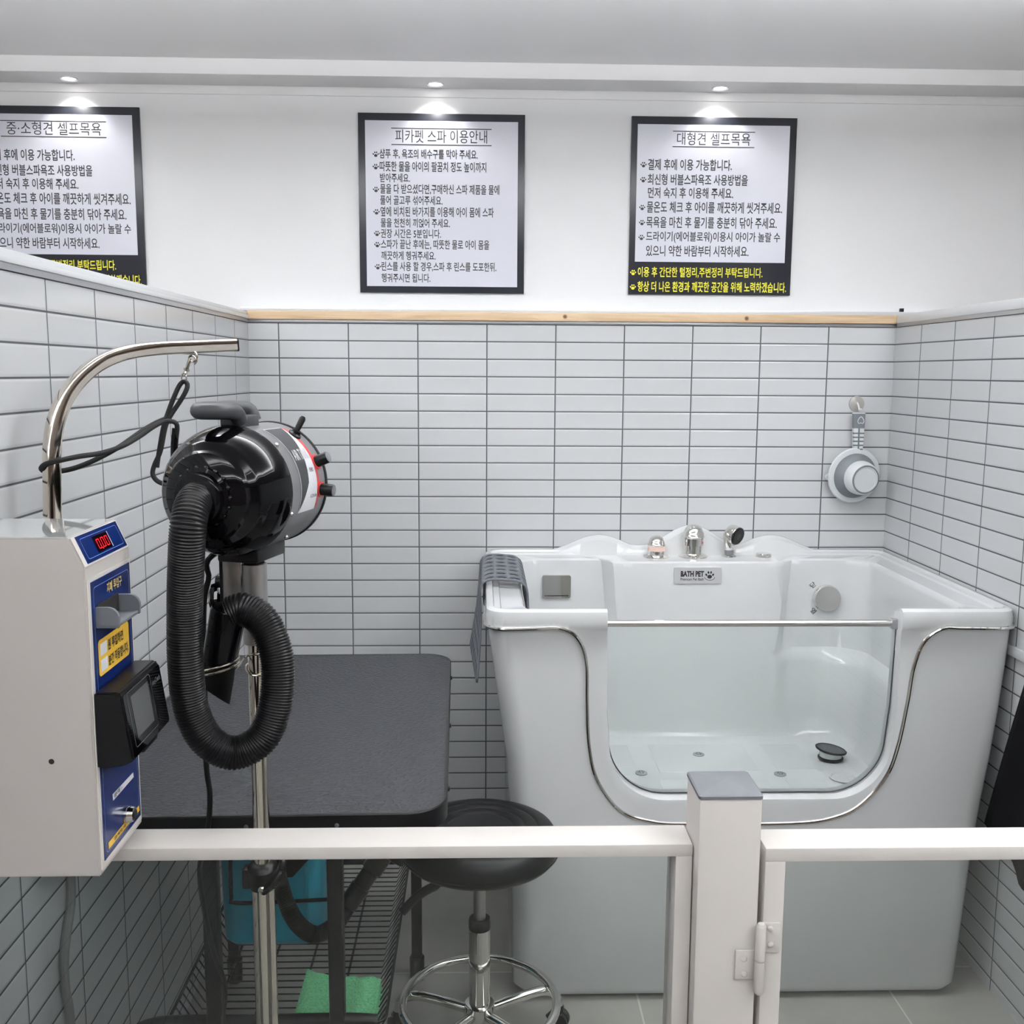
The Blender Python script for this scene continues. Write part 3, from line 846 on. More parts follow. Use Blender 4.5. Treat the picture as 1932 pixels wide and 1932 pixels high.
MB().tube(curve([sl + Vector((0.012, 0, 0.013)), sl + Vector((-0.006, -0.002, 0.0)), sl + Vector((0.012, 0, -0.012))], 14), 0.004, 8).build('spout', LG, dp)
t0 = at(1621, 779, 1, -0.028); t1 = at(1618, 856, 1, -0.026)
def hand(s): return t0.lerp(t1, s)
mb = MB()
for s0, s1 in ((0.0, 0.37), (0.37, 1.0)): pass
def hbox(mb, s0, s1, w0, w1, y0, y1):
    a, b = hand(s0), hand(s1)
    vs = []
    for q, w in ((a, w0), (b, w1)):
        for x, y in ((-w, y0), (w, y0), (w, y1), (-w, y1)): vs.append(Vector((q.x + x, q.y + y, q.z)))
    vv = [mb.bm.verts.new(v) for v in vs]
    for f in ((0, 1, 2, 3), (4, 7, 6, 5), (0, 4, 5, 1), (1, 5, 6, 2), (2, 6, 7, 3), (3, 7, 4, 0)): mb.bm.faces.new([vv[i] for i in f])
hbox(mb, 0.0, 1.02, 0.0172, 0.0125, -0.004, 0.010); mb.build('handle', LG, dp)
mb = MB(); hbox(mb, 0.02, 0.375, 0.0174, 0.0158, -0.0046, 0.008); gp = mb.build('grip_pad', DG, dp)
mb = MB()
for k in range(5): hbox(mb, 0.48 + 0.098 * k, 0.515 + 0.098 * k, 0.0158 - 0.0006 * k, 0.0157 - 0.0006 * k, -0.0046, 0.004)
hbox(mb, 0.375, 1.05, 0.0022, 0.0022, -0.0048, 0.0); mb.build('grip_stripes', DG, dp)
hc_ = hand(0.18) + Vector((0.004, -0.0055, 0))
heart = [hc_ + Vector((x, 0, z)) for x, z in ((0, 0.0105), (0.0055, 0.006), (0.009, -0.002), (0.007, -0.0085), (0.003, -0.009), (0, -0.007), (-0.003, -0.009), (-0.007, -0.0085), (-0.009, -0.002), (-0.0055, 0.006))]
MB().tube(curve(heart, 40, True), 0.0011, 6, closed=True).build('hanging_eye', WHITEP, gp)

# ------------------------------------------------------------------ black cloth at the right edge
cl = MB()
rows = 22; cols = 18
R_ = []
for i in range(rows + 1):
    v = i / rows
    row = []
    zt = 0.90; 
    ylo = -1.16 - 0.02 * v
    yhi = -0.915 + 0.130 * (v ** 0.9)
    hem = 0.425 - 0.0
    for j in range(cols + 1):
        u = j / cols
        y = yhi + (ylo - yhi) * u
        zb = 0.425 - 0.07 * min(1, u / 0.3)
        z = zt + (zb - zt) * v
        x = 1.773 - 0.012 * math.sin(u * 14 + v * 1.5) * (0.3 + 0.7 * v) - 0.008 * v
        row.append(Vector((x, y, z)))
    R_.append(row)
cl.rings(R_, False, False, False)
clo = cl.build('hanging_cloth', BLACKCL, None)
sd = clo.modifiers.new('thickness', 'SOLIDIFY'); sd.thickness = 0.006; sd.offset = 0
tag(clo, 'black cloth hanging on the right tiled wall beside the tub', 'cloth')
t = empty('cloth_hook', (1.79, -1.03, 0.89), 'small white hook on the right wall holding the black cloth', 'hook')
MB().box((1.7895, -1.045, 0.885), (1.7975, -1.015, 0.925), 0.002).build('hook_plate', ALU, t)
MB().cyl((1.792, -1.03, 0.905), (1.757, -1.03, 0.911), 0.004).build('hook_pin', ALU, t)

# ------------------------------------------------------------------ grooming table
TZ = 0.765
gt = empty('grooming_table', (0.25, -1.0, 0), 'black rubber-topped pet grooming table beside the left tiled wall', 'table')
fr = at(858, 1500, 2, TZ); bl_ = at(700, 1233, 2, TZ)
TX0, TX1, TY0, TY1 = -0.072, 0.532, -1.462, -0.552
th = math.radians(1.3)
TM = Matrix.Translation((TX1, TY0, 0)) @ Matrix.Rotation(th, 4, 'Z') @ Matrix.Translation((-TX1, -TY0, 0))
def tz(p): return TM @ Vector(p)
MB().prism(rrect(TX0 + 0.012, TY0 + 0.004, TX1 - 0.004, TY1 - 0.004, 0.062, 10), TM @ Matrix.Translation((0, 0, TZ - 0.02)), 0.02).build('rubber_top', PEBBLE, gt)
mb = MB()
o_ = rrect(TX0 + 0.008, TY0, TX1, TY1, 0.066, 10); i_ = rrect(TX0 + 0.014, TY0 + 0.006, TX1 - 0.006, TY1 - 0.006, 0.06, 10)
o2 = rrect(TX0 + 0.0095, TY0 + 0.0015, TX1 - 0.0015, TY1 - 0.0015, 0.0645, 10)
mb.rings([[tz((x, y, TZ - 0.022)) for x, y in i_], [tz((x, y, TZ - 0.032)) for x, y in o_], [tz((x, y, TZ - 0.001)) for x, y in o_], [tz((x, y, TZ + 0.001)) for x, y in o2], [tz((x, y, TZ + 0.0003)) for x, y in i_]], True, False, False)
rim = mb.build('edge_band', BLACKSAT, gt)
for sx, sy in ((TX1, -1.33), (TX1, -1.02), (TX1, -0.70)):
    q = tz((sx, sy, TZ - 0.016)); MB().sphere(q, 0.005, (0.8, 1, 1), 10, 8).build('edge_screw', BLACKPL, gt)
for sx in (0.02, 0.22, 0.36):
    q = tz((sx, TY0, TZ - 0.017)); MB().sphere(q, 0.0038, (1, 0.5, 1), 10, 8).build('edge_screw', GREYPL, gt)
MB().box((0.0, -1.40, TZ - 0.06), (0.40, -0.62, TZ - 0.033), 0.002).build('under_frame', BLACKSAT, gt)
# legs
def leg(x, y0, zt, x2=None, w=0.011):
    x2 = x if x2 is None else x2
    return MB().tube([(x, y0, zt), (x2, y0, 0.03)], w, section=RSQ, upv=(1, 0, 0))
LY = -1.30
lg1 = leg(0.115, LY, TZ - 0.06, w=0.0135).build('leg', BLACKSAT, gt)
lg2 = leg(0.331, LY, TZ - 0.06, w=0.0135).build('leg', BLACKSAT, gt)
for lg_, lx in ((lg1, 0.115), (lg2, 0.331)): MB().lathe([(0.017, 0), (0.018, 0.03), (0.015, 0.04)], Matrix.Translation((lx, LY, 0)), 16).build('rubber_foot', BLACKRUB, lg_)
l3 = leg(-0.004, -0.70, TZ - 0.06, w=0.0125).build('leg', BLACKSAT, gt)
l4 = leg(0.432, -0.70, TZ - 0.06, w=0.0125).build('leg', BLACKSAT, gt)
for lg_, lx in ((l3, -0.004), (l4, 0.432)): MB().lathe([(0.017, 0), (0.018, 0.055), (0.0145, 0.06)], Matrix.Translation((lx, -0.70, 0)), 16).build('rubber_foot', BLACKRUB, lg_)
zb = at(560, 1926, 1, LY).z
MB().tube(curve([(-0.02, LY + 0.0, zb - 0.012), (0.03, LY, zb), (0.19, LY, zb + 0.0), (0.34, LY, zb + 0.001), (0.40, LY + 0.005, zb - 0.006)], 30), 0.012, 12).build('cross_bar', BLACKSAT, gt)
MB().tube([(-0.004, -0.70, 0.30), (0.432, -0.70, 0.30)], 0.008, 10).build('cross_bar', BLACKSAT, gt)
# wire basket hung between the legs
BZ, BF = 0.285, 0.235
bk = empty('wire_basket', (0.2, -1.0, BF), 'black wire shelf basket under the grooming table', 'basket')
bx0, bx1, by0, by1 = 0.020, 0.413, -1.28, -0.60
rimp = [(x, y, BZ) for x, y in rrect(bx0, by0, bx1, by1, 0.02, 4)]
MB().tube(rimp, 0.0032, 8, closed=True).build('rim_wire', BLACKSAT, bk)
mb = MB()
ny = 30
for k in range(ny + 1):
    y = by0 + 0.01 + (by1 - by0 - 0.02) * k / ny
    mb.tube([(bx0, y, BZ), (bx0 + 0.012, y, BF + 0.03), (bx0 + 0.030, y, BF), (bx1 - 0.030, y, BF), (bx1 - 0.012, y, BF + 0.03), (bx1, y, BZ)], 0.0016, 6)
mb.build('cross_wires', BLACKSAT, bk)
mb = MB()
for x in (0.075, 0.155, 0.235, 0.315): mb.tube([(x, by0 + 0.005, BF - 0.004), (x, by1 - 0.005, BF - 0.004)], 0.0026, 6)
mb.build('long_wires', BLACKSAT, bk)
for x in (0.115, 0.331): MB().tube([(x, LY + 0.012, zb), (x, by0 + 0.002, BZ)], 0.003, 6).build('hanger_wire', BLACKSAT, bk)
for x, xx in ((0.006, 0.022), (0.424, 0.411)): MB().tube([(x, -0.69, 0.30), (xx, -0.66, BZ)], 0.003, 6).build('hanger_wire', BLACKSAT, bk)

# teal wet vacuum in the basket
VF = -0.955
v0 = at(413, 1770, 1, VF); v1 = at(604, 1770, 1, VF)
vx0, vx1 = at(413, 1690, 1, VF).x, at(606, 1700, 1, VF).x
vac = empty('shop_vacuum', ((vx0 + vx1) / 2, VF + 0.1, BF), 'teal canister vacuum with a black lid sitting in the wire basket', 'vacuum cleaner')
VB = BF + 0.002
mb = MB()
vr = []
for z, ins, r in ((VB, 0.012, 0.03), (VB + 0.012, 0.002, 0.036), (VB + 0.10, 0.0, 0.036), (VB + 0.26, -0.004, 0.04)):
    vr.append([Vector((x, y, z)) for x, y in rrect(vx0 + ins, VF + ins, vx1 - ins, VF + 0.21 - ins, r, 6)])
mb.rings(vr); mb.build('canister', TEAL, vac)
mb = MB()
vr = []
for z, ins, r in ((VB + 0.255, -0.008, 0.044), (VB + 0.29, -0.006, 0.044), (VB + 0.34, 0.012, 0.05), (VB + 0.36, 0.05, 0.05)):
    vr.append([Vector((x, y, z)) for x, y in rrect(vx0 + ins, VF + ins, vx1 - ins, VF + 0.21 - ins, r, 6)])
mb.rings(vr); mb.build('lid', BLACKPL, vac)
lp = [at(x, y, 1, VF - 0.012) for x, y in ((520, 1600), (588, 1600), (586, 1618), (552, 1655), (520, 1657))]
mb = MB(); vs = [mb.bm.verts.new(q) for q in lp]; vb = [mb.bm.verts.new(q + Vector((0, 0.03, 0))) for q in lp]
mb.bm.faces.new(vs); mb.bm.faces.new(list(reversed(vb)))
for k in range(5): mb.bm.faces.new((vs[k], vs[(k + 1) % 5], vb[(k + 1) % 5], vb[k]))
mb.build('motor_front', BLACKPL, vac)
for x_ in (0.585, 0.605):
    pass
mb = MB(); mb.box((vx1 - 0.034, VF - 0.003, VB + 0.05), (vx1 - 0.026, VF + 0.004, VB + 0.25), 0.002); mb.build('moulded_rib', TEAL, vac)
hp = curve([at(522, 1640, 1, -1.0), at(532, 1680, 1, -1.04), at(556, 1735, 1, -1.06), at(592, 1763, 1, -1.05), at(632, 1745, 1, -1.04), at(657, 1707, 1, -1.03)], 240)
MB().tube(hp, [0.0165 + 0.0011 * math.cos(i * math.pi) for i in range(240)], 14).build('hose', BLACKRUB, vac)
n0_, n1_, n2_, n3_ = at(655, 1710, 1, -1.03), at(680, 1672, 1, -1.025), at(700, 1645, 1, -1.02), at(716, 1620, 1, -1.01)
mb = MB()
mb.lathe([(0.016, 0), (0.020, 0.004), (0.021, (n1_ - n0_).length), (0.0185, (n1_ - n0_).length + 0.001), (0.0185, (n2_ - n0_).length), (0.0225, (n2_ - n0_).length + 0.003), (0.0225, (n3_ - n0_).length + 0.012)], frame(n0_, n3_), 22)
mb.build('hose_cuff', BLACKPL, vac)
mb = MB(); e0 = n3_ + (n3_ - n0_).normalized() * 0.012
mb.box((-0.048, -0.014, -0.004), (0.048, 0.016, 0.03), 0.006, frame(e0, e0 + (n3_ - n0_), (1, 0.3, 0.2))); mb.build('floor_nozzle', BLACKPL, vac)
hb = [at(434, 1600, 1, VF - 0.02), at(436, 1690, 1, VF - 0.02), at(442, 1703, 1, VF - 0.02), at(520, 1702, 1, VF - 0.02), at(618, 1697, 1, VF - 0.02)]
MB().tube(curve(hb, 60), 0.0042, 8).build('carry_frame', BLACKPL, vac)

# green towel folded in the basket
tw = MB()
w0, w1 = at(560, 1905, 2, BF + 0.03), at(726, 1905, 2, BF + 0.03)
tx0, tx1 = w0.x, min(w1.x, bx1 - 0.02)
ty0, ty1 = -1.265, -1.115
def fold(zb_, zt_, x0, x1, y0, y1, seed):
    rr = []
    n = 18
    for i in range(n + 1):
        u = i / n
        x = x0 + (x1 - x0) * u
        ring = []
        for k in range(24):
            a = 2 * math.pi * k / 24
            c, s = math.cos(a), math.sin(a)
            e = 0.35
            cc = math.copysign(abs(c) ** e, c); ss_ = math.copysign(abs(s) ** e, s)
            wob = 0.0035 * math.sin(u * 9 + seed) + 0.002 * math.sin(u * 21 + a * 2 + seed)
            sag = 0.007 * math.sin(u * 4.5 + seed)
            ring.append(Vector((x, (y0 + y1) / 2 + cc * (y1 - y0) / 2 + wob, max(zb_, (zb_ + zt_) / 2 + ss_ * (zt_ - zb_) / 2 + (wob + sag if s > 0 else 0)))))
        rr.append(ring)
    tw.rings(rr)
fold(BF + 0.002, BF + 0.022, tx0, tx1, ty0 - 0.004, ty1, 0.3)
fold(BF + 0.024, BF + 0.044, tx0 + 0.004, tx1 - 0.003, ty0, ty1 - 0.004, 1.4)
two = tw.build('folded_towel', GREEN, None, 60)
tag(two, 'folded green terry towel lying in the wire basket', 'towel')

# ------------------------------------------------------------------ rolling stool
SC = Vector((0.583, -0.965, 0))
stl = empty('rolling_stool', SC, 'round black vinyl rolling stool with a chrome base', 'stool')
T_ = Matrix.Translation
MB().lathe([(0.10, 0.431), (0.145, 0.433), (0.158, 0.439), (0.165, 0.448), (0.1665, 0.462), (0.164, 0.478), (0.155, 0.491), (0.142, 0.497), (0.128, 0.4985), (0.122, 0.4955), (0.116, 0.4985), (0.102, 0.499), (0.096, 0.4955), (0.090, 0.498), (0.078, 0.498), (0.072, 0.4945), (0.066, 0.497), (0.001, 0.496)], T_(SC + Vector((0, 0, 0.012))), 64).build('seat', LEATHER, stl)
MB().lathe([(0.1668, 0.4495), (0.1678, 0.452), (0.1672, 0.4545)], T_(SC + Vector((0, 0, 0.012))), 64, False, False).build('seat_piping', BLACKRUB, stl)
MB().box((SC.x - 0.06, SC.y - 0.06, 0.424), (SC.x + 0.06, SC.y + 0.06, 0.441), 0.003).build('mount_plate', BLACKSAT, stl)
MB().tube(curve([(SC.x - 0.02, SC.y - 0.02, 0.412), (SC.x - 0.09, SC.y - 0.05, 0.405), (SC.x - 0.125, SC.y - 0.065, 0.392), (SC.x - 0.158, SC.y - 0.075, 0.362)], 20), [0.006] * 9 + [0.0095] * 11, 10).build('lever', BLACKPL, stl)
zc = at(905, 1735, 1, SC.y).z
MB().cyl((SC.x, SC.y, 0.20), (SC.x, SC.y, 0.42), 0.0125, seg=24).build('gas_piston', BRUSHED, stl)
MB().lathe([(0.0235, zc - 0.018), (0.0235, zc), (0.022, zc + 0.004), (0.014, zc + 0.004)], T_(SC), 28).build('collar', BLACKPL, stl)
HB = 0.098
MB().lathe([(0.0225, HB), (0.0225, zc - 0.016)], T_(SC), 32).build('column', CHROME, stl)
MB().lathe([(0.012, HB - 0.028), (0.033, HB - 0.026), (0.034, HB - 0.01), (0.032, HB + 0.012), (0.026, HB + 0.014)], T_(SC), 36).build('hub', CHROME, stl)
RZ = 0.112
MB().tube([(SC.x + 0.165 * math.cos(2 * math.pi * k / 72), SC.y + 0.165 * math.sin(2 * math.pi * k / 72), RZ) for k in range(72)], 0.0095, 14, closed=True).build('foot_ring', CHROME, stl)
for k in range(5):
    a = math.radians(20 + 72 * k)
    c, s = math.cos(a), math.sin(a)
    def rp(r, z): return (SC.x + r * c, SC.y + r * s, z)
    MB().tube(curve([rp(0.02, HB - 0.006), rp(0.10, HB + 0.004), rp(0.15, HB + 0.004), rp(0.178, HB - 0.012), rp(0.186, 0.06)], 26), 0.0105, 14).build('leg', CHROME, stl)
    cs = MB().lathe([(0.007, 0.044), (0.013, 0.046), (0.013, 0.058), (0.009, 0.064)], T_(rp(0.186, 0)), 16).build('caster', BLACKPL, stl)
    px_ = Vector(rp(0.186, 0.024)); side = Vector((-s, c, 0)) if k % 2 else Vector((c * 0.6 - s * 0.8, s * 0.6 + c * 0.8, 0))
    for sg in (-1, 1):
        MB().lathe([(0.018, 0), (0.0235, 0.002), (0.0235, 0.012), (0.018, 0.014)], frame(px_ + side * (sg * 0.003), px_ + side * (sg * 1.0)), 20).build('wheel', BLACKRUB, cs)
    MB().tube(curve([px_ + Vector((-side.y, side.x, 0)) * 0.024 + Vector((0, 0, 0.004)), px_ + Vector((0, 0, 0.026)), px_ - Vector((-side.y, side.x, 0)) * 0.02 + Vector((0, 0, 0.016))], 10), 0.006, 8).build('wheel_cover', BLACKPL, cs)

# ------------------------------------------------------------------ fence: panel, post, gate
FY0, FY1 = -1.757, -1.700
RZT, RZB = 0.855, 0.838
fp = empty('glass_fence', (0.4, (FY0 + FY1) / 2, 0), 'low white fence panel with clear glass under its rail', 'fence')
MB().box((XL + 0.001, FY0, RZB), (0.8565, FY1, RZT), 0.002).build('top_rail', WHITE_METAL, fp)
MB().box((0.8345, FY0, 0.10), (0.8565, FY1, RZB + 0.001), 0.002).build('stile', WHITE_METAL, fp)
MB().box((XL + 0.001, FY0, 0.10), (XL + 0.023, FY1, RZB + 0.001), 0.002).build('stile', WHITE_METAL, fp)
MB().box((XL + 0.001, FY0, 0.08), (0.8565, FY1, 0.10), 0.002).build('bottom_rail', WHITE_METAL, fp)
for x in (0.05, 0.70): MB().box((x, FY0 + 0.01, 0), (x + 0.03, FY1 - 0.01, 0.081)).build('foot', WHITE_METAL, fp)
MB().box((XL + 0.022, -1.7310, 0.099), (0.8350, -1.7260, RZB + 0.002)).build('glass_pane', FGLASS, fp)
po = empty('fence_post', (0.8975, -1.74, 0), 'square white fence post with a grey cap between panel and gate', 'post')
MB().box((0.858, -1.780, 0), (0.937, -1.702, 0.926), 0.003).build('shaft', WHITE_METAL, po)
mb = MB()
cz = 0.926
rr = [rrect(0.8570 + i_, -1.781 + i_, 0.938 - i_, -1.701 - i_, 0.004, 3) for i_ in (0.0, 0.0, 0.002)]
mb.rings([[Vector((x, y, z)) for x, y in r] for r, z in zip(rr, (cz - 0.001, cz + 0.003, cz + 0.0045))] + [[Vector((0.8975 + (x - 0.8975) * 0.02, -1.741 + (y + 1.741) * 0.02, cz + 0.010)) for x, y in rr[2]]])
mb.build('cap', MIDGREY, po, 12)
ga = empty('fence_gate', (1.2, -1.73, 0.1), 'white framed glass gate hinged on the right of the post', 'gate')
GY0, GY1 = -1.778, -1.722
GX = at(1444, 1625, 1, GY0).x
GZT, GZB = at(1700, 1599, 1, GY0).z, at(1700, 1625, 1, GY0).z
MB().box((GX, GY0, GZB), (1.72, GY1, GZT), 0.002).build('top_rail', WHITE_METAL, ga)
MB().box((GX, GY0, 0.10), (GX + 0.0265, GY1, GZB + 0.001), 0.002).build('stile', WHITE_METAL, ga)
MB().box((1.694, GY0, 0.10), (1.72, GY1, GZB + 0.001), 0.002).build('stile', WHITE_METAL, ga)
MB().box((GX, GY0, 0.08), (1.72, GY1, 0.10), 0.002).build('bottom_rail', WHITE_METAL, ga)
MB().box((GX + 0.026, -1.7520, 0.099), (1.695, -1.7470, GZB + 0.002)).build('glass_pane', FGLASS, ga)
# hinge on the gate
def hp_(x, y): return at(1200 + x / 3.847, 1430 + y / 3.847, 1, -1.787)
hi = MB()
a = hp_(903, 1215); b = hp_(885, 1680)
hx = (a.x + b.x) / 2
hy = -1.790
hinge = hi.lathe([(0.004, -0.004), (0.0062, -0.001), (0.0066, 0.0), (0.0066, (a.z - b.z) * 0.47)], T_((hx, hy, b.z)), 20).lathe([(0.0066, (a.z - b.z) * 0.49), (0.0066, (a.z - b.z)), (0.0062, (a.z - b.z) + 0.001), (0.004, (a.z - b.z) + 0.004)], T_((hx, hy, b.z)), 20).build('hinge', WHITE_METAL, ga)
q0, q1 = hp_(950, 1215), hp_(1045, 1430)
MB().box((hx + 0.003, -1.7815, q1.z), (q1.x + 0.001, -1.7785, q0.z), 0.001).build('gate_leaf', WHITE_METAL, hinge)
q2, q3 = hp_(730, 1410), hp_(850, 1620)
MB().box((q2.x, -1.7835, q3.z), (hx - 0.003, -1.7805, q2.z), 0.001).build('post_leaf', WHITE_METAL, hinge)
for X_, Y_, yy in ((984, 1258, -1.7815), (984, 1372, -1.7815), (789, 1470, -1.7835), (790, 1580, -1.7835)):
    q = hp_(X_, Y_)
    sc = MB().sphere((q.x, yy, q.z), 0.0042, (1, 0.5, 1), 14, 8).build('hinge_screw', WHITE_METAL, hinge)

# ------------------------------------------------------------------ payment box on the left wall
MXF, MY0, MY1 = 0.1430, -1.850, -1.706
MZB, MZT = 0.8665, 1.2660
pb = empty('payment_box', (0.03, (MY0 + MY1) / 2, MZB), 'pale grey coin and card payment box on the left wall with a blue front', 'payment terminal')
kx, kz = MXF - 0.012, 1.231
outline = [(XL + 0.001, MZB), (MXF, MZB), (MXF - 0.0005, kz), (kx - 0.004, MZT), (XL + 0.001, MZT)]
mb = MB(); mb.prism(outline, axes((0, MY1, 0), (1, 0, 0), (0, 0, 1), (0, -1, 0)), MY1 - MY0)
es = [e for e in mb.bm.edges]
bmesh.ops.bevel(mb.bm, geom=es, offset=0.0015, segments=2, affect='EDGES')
mb.build('case', BOXPAINT, pb)
MB().box((XL + 0.001, MY0 + 0.001, MZT - 0.0005), (kx - 0.006, MY1 - 0.001, MZT + 0.0008)).build('top_plate', BOXTOP, pb)
# chamfer panel: local x runs away from us (+y), local y up the slope
c0 = Vector((MXF - 0.0005, MY0, kz)); c1 = Vector((kx - 0.004, MY0, MZT))
up_s = (c1 - c0).normalized(); nrm_s = Vector((0, 1, 0)).cross(up_s).normalized()
SL = (c1 - c0).length
CH = axes(c0 + nrm_s * 0.0006, Vector((0, 1, 0)), up_s, nrm_s)
MB().prism([(0.002, 0.001), (MY1 - MY0 - 0.002, 0.001), (MY1 - MY0 - 0.002, SL - 0.001), (0.002, SL - 0.001)], CH, 0.0003).build('slope_plate', BOXTRIM, pb)
dw = MY1 - MY0
dsp = MB().prism([(0.012, 0.003), (dw - 0.006, 0.003), (dw - 0.006, SL - 0.002), (0.012, SL - 0.002)], CH, 0.0010).build('display_panel', BLUE, pb)
CH2 = axes(c0 + nrm_s * 0.0019, Vector((0, 1, 0)), up_s, nrm_s)
def outline_strip(mb, x0, y0, x1, y1, r, w, M):
    a = rrect(x0, y0, x1, y1, r, 4); b = rrect(x0 + w, y0 + w, x1 - w, y1 - w, max(r - w, 0.0003), 4)
    va = [mb.bm.verts.new(M @ Vector((x, y, 0))) for x, y in a]; vb = [mb.bm.verts.new(M @ Vector((x, y, 0))) for x, y in b]
    for k in range(len(a)):
        l = (k + 1) % len(a); mb.bm.faces.new((va[k], va[l], vb[l], vb[k]))
mb = MB(); outline_strip(mb, 0.019, 0.007, dw - 0.013, SL - 0.006, 0.003, 0.0005, CH2); mb.build('panel_line', LBLUE, dsp)
mb = MB(); add_poly(mb, [(0.052, 0.0095), (0.096, 0.0095), (0.096, SL - 0.009), (0.052, SL - 0.009)], CH2); mb.build('led_window', LEDBACK, dsp)
CH3 = axes(c0 + nrm_s * 0.0022, Vector((0, 1, 0)), up_s, nrm_s)
mb = MB()
def seg7(mb, x, y, w, h, t, M, on='abcdef'):
    s = {'a': (x, y + h - t, x + w, y + h), 'b': (x + w - t, y + h / 2, x + w, y + h), 'c': (x + w - t, y, x + w, y + h / 2), 'd': (x, y, x + w, y + t), 'e': (x, y, x + t, y + h / 2), 'f': (x, y + h / 2, x + t, y + h), 'g': (x, y + h / 2 - t / 2, x + w, y + h / 2 + t / 2)}
    for k in on:
        a, b, c, d = s[k]; g = 0.0003
        add_poly(mb, [(a + g, b + g), (c - g, b + g), (c - g, d - g), (a + g, d - g)], M)
for k, x in enumerate((0.058, 0.071, 0.083)): seg7(mb, x, 0.0125, 0.0085, SL - 0.0255, 0.0016, CH3)
add_poly(mb, [(0.0675, 0.0115), (0.0695, 0.0115), (0.0695, 0.0135), (0.0675, 0.0135)], CH3)
mb.build('led_digits', REDLED, dsp)
mb = MB(); add_poly(mb, [(0.0965, 0.0095), (0.0980, 0.0095), (0.0980, SL - 0.009), (0.0965, SL - 0.009)], CH3); mb.build('window_edge', WHITEP, dsp)
# front door with blue panel: plane x = MXF, local x = +y, local y = z
FX = MXF
def fpt(px_, py_, x=None):
    q = at(px_, py_, 0, FX if x is None else x); return q.y, q.z
FP = lambda d: axes((FX + d, 0, 0), (0, 1, 0), (0, 0, 1), (1, 0, 0))
MB().prism([(MY0 + 0.004, MZB + 0.006), (MY1 - 0.003, MZB + 0.006), (MY1 - 0.003, 1.2175), (MY0 + 0.004, 1.2175)], FP(-0.0002), 0.0012).build('door', BOXTRIM, pb)
y0_, y1_ = MY0 + 0.011, MY1 - 0.008
bp_ = MB().prism([(y0_, MZB + 0.014), (y1_, MZB + 0.014), (y1_, 1.213), (y0_, 1.213)], FP(0.0010), 0.0008).build('blue_panel', BLUE, pb)
mb = MB(); outline_strip(mb, y0_ + 0.005, MZB + 0.020, y1_ - 0.005, 1.206, 0.006, 0.0006, FP(0.0021)); mb.build('panel_line', LBLUE, bp_)
FT = FP(0.0022)
def ftext(body, xm0, xm1, yz0, yz1, m, parent, name, off=0.02):
    mb = MB(); add_text(mb, body, FT, xm0, xm1, yz0, yz1, off); return mb.build(name, m, parent)
ym, z1 = fpt(198, 1110); yn, z2 = fpt(226, 1092)
ftext('지폐 투입구', ym, yn, 1.190, 1.203, GOLD, bp_, 'slot_lettering')
# bill acceptor
ba0, bz0 = fpt(188, 1150); ba1, bz1 = fpt(240, 1110)
ba0, ba1 = MY0 + 0.020, MY0 + 0.096; SZ = 1.158
acc = MB().box((FX + 0.001, ba0, SZ), (FX + 0.026, ba1, SZ + 0.004), 0.001).build('bill_slot', GREYPL, pb)
for yy in (ba0, ba1 - 0.005):
    pr = [(0, 0), (0.026, 0), (0.027, 0.010)] + [(0.014 + 0.013 * math.cos(a), 0.011 + 0.013 * math.sin(a)) for a in (0.2, 0.6, 1.0, 1.3, 1.57)] + [(0, 0.024)]
    MB().prism(pr, axes((FX + 0.001, yy + 0.005, SZ), (1, 0, 0), (0, 0, 1), (0, -1, 0)), 0.005).build('slot_cheek', GREYPL, acc)
MB().box((FX + 0.0012, ba0 + 0.005, SZ + 0.004), (FX + 0.003, ba1 - 0.005, SZ + 0.026)).build('slot_mouth', DARKHOLE, acc)
# yellow price label
ly0, ly1 = MY0 + 0.022, MY1 - 0.022
mb = MB(); add_poly(mb, rrect(ly0, 1.099, ly1, 1.142, 0.005, 4), FP(0.0022)); yl = mb.build('price_label', YELLOW, bp_)
mb = MB()
for z in (1.1225, 1.1035): add_poly(mb, [(ly0 + 0.005, z), (ly0 + 0.026, z), (ly0 + 0.026, z + 0.0145), (ly0 + 0.005, z + 0.0145)], FP(0.0025))
mb.build('price_boxes', WHITEP, yl)
mb = MB()
add_text(mb, '원 투입하면', FP(0.0025), ly0 + 0.029, ly0 + 0.080, 1.1230, 1.1365, 0.03)
add_text(mb, '분간 작동합니다.', FP(0.0025), ly0 + 0.029, ly1 - 0.004, 1.1040, 1.1175, 0.03)
mb.build('price_lettering', INK, yl)
# lower labels and lock
mb = MB()
cq = [fpt(209, 1499), fpt(248, 1457), fpt(249, 1466), fpt(210, 1511)]
add_poly(mb, cq, FP(0.0022)); wl = mb.build('contact_label', WHITEP, bp_)
za = (cq[0][1] + cq[3][1]) / 2
mb = MB(); add_text(mb, '문의 :', FP(0.0025), cq[0][0] + 0.004, cq[0][0] + 0.030, cq[3][1] + 0.0015, cq[0][1] - 0.001, 0.03); mb.build('contact_lettering', INK, wl)
mb = MB()
yq = [fpt(201, 1590), fpt(259, 1519), fpt(260, 1529), fpt(202, 1603)]
add_poly(mb, yq, FP(0.0022)); yb2 = mb.build('warning_label', YELLOW, bp_)
mb = MB(); add_text(mb, '관계자 외 조작금지', FP(0.0025), yq[0][0] + 0.018, yq[1][0] - 0.010, yq[3][1] + 0.0025, yq[0][1] - 0.002, 0.03); mb.build('warning_lettering', INK, yb2)
ky, kz2 = fpt(233, 1536)
lk = MB().lathe([(0.0105, 0), (0.0105, 0.006), (0.0088, 0.012), (0.006, 0.0125)], frame((FX + 0.0015, ky, kz2), (FX + 1, ky, kz2)), 24).build('lock', CHROME, pb)
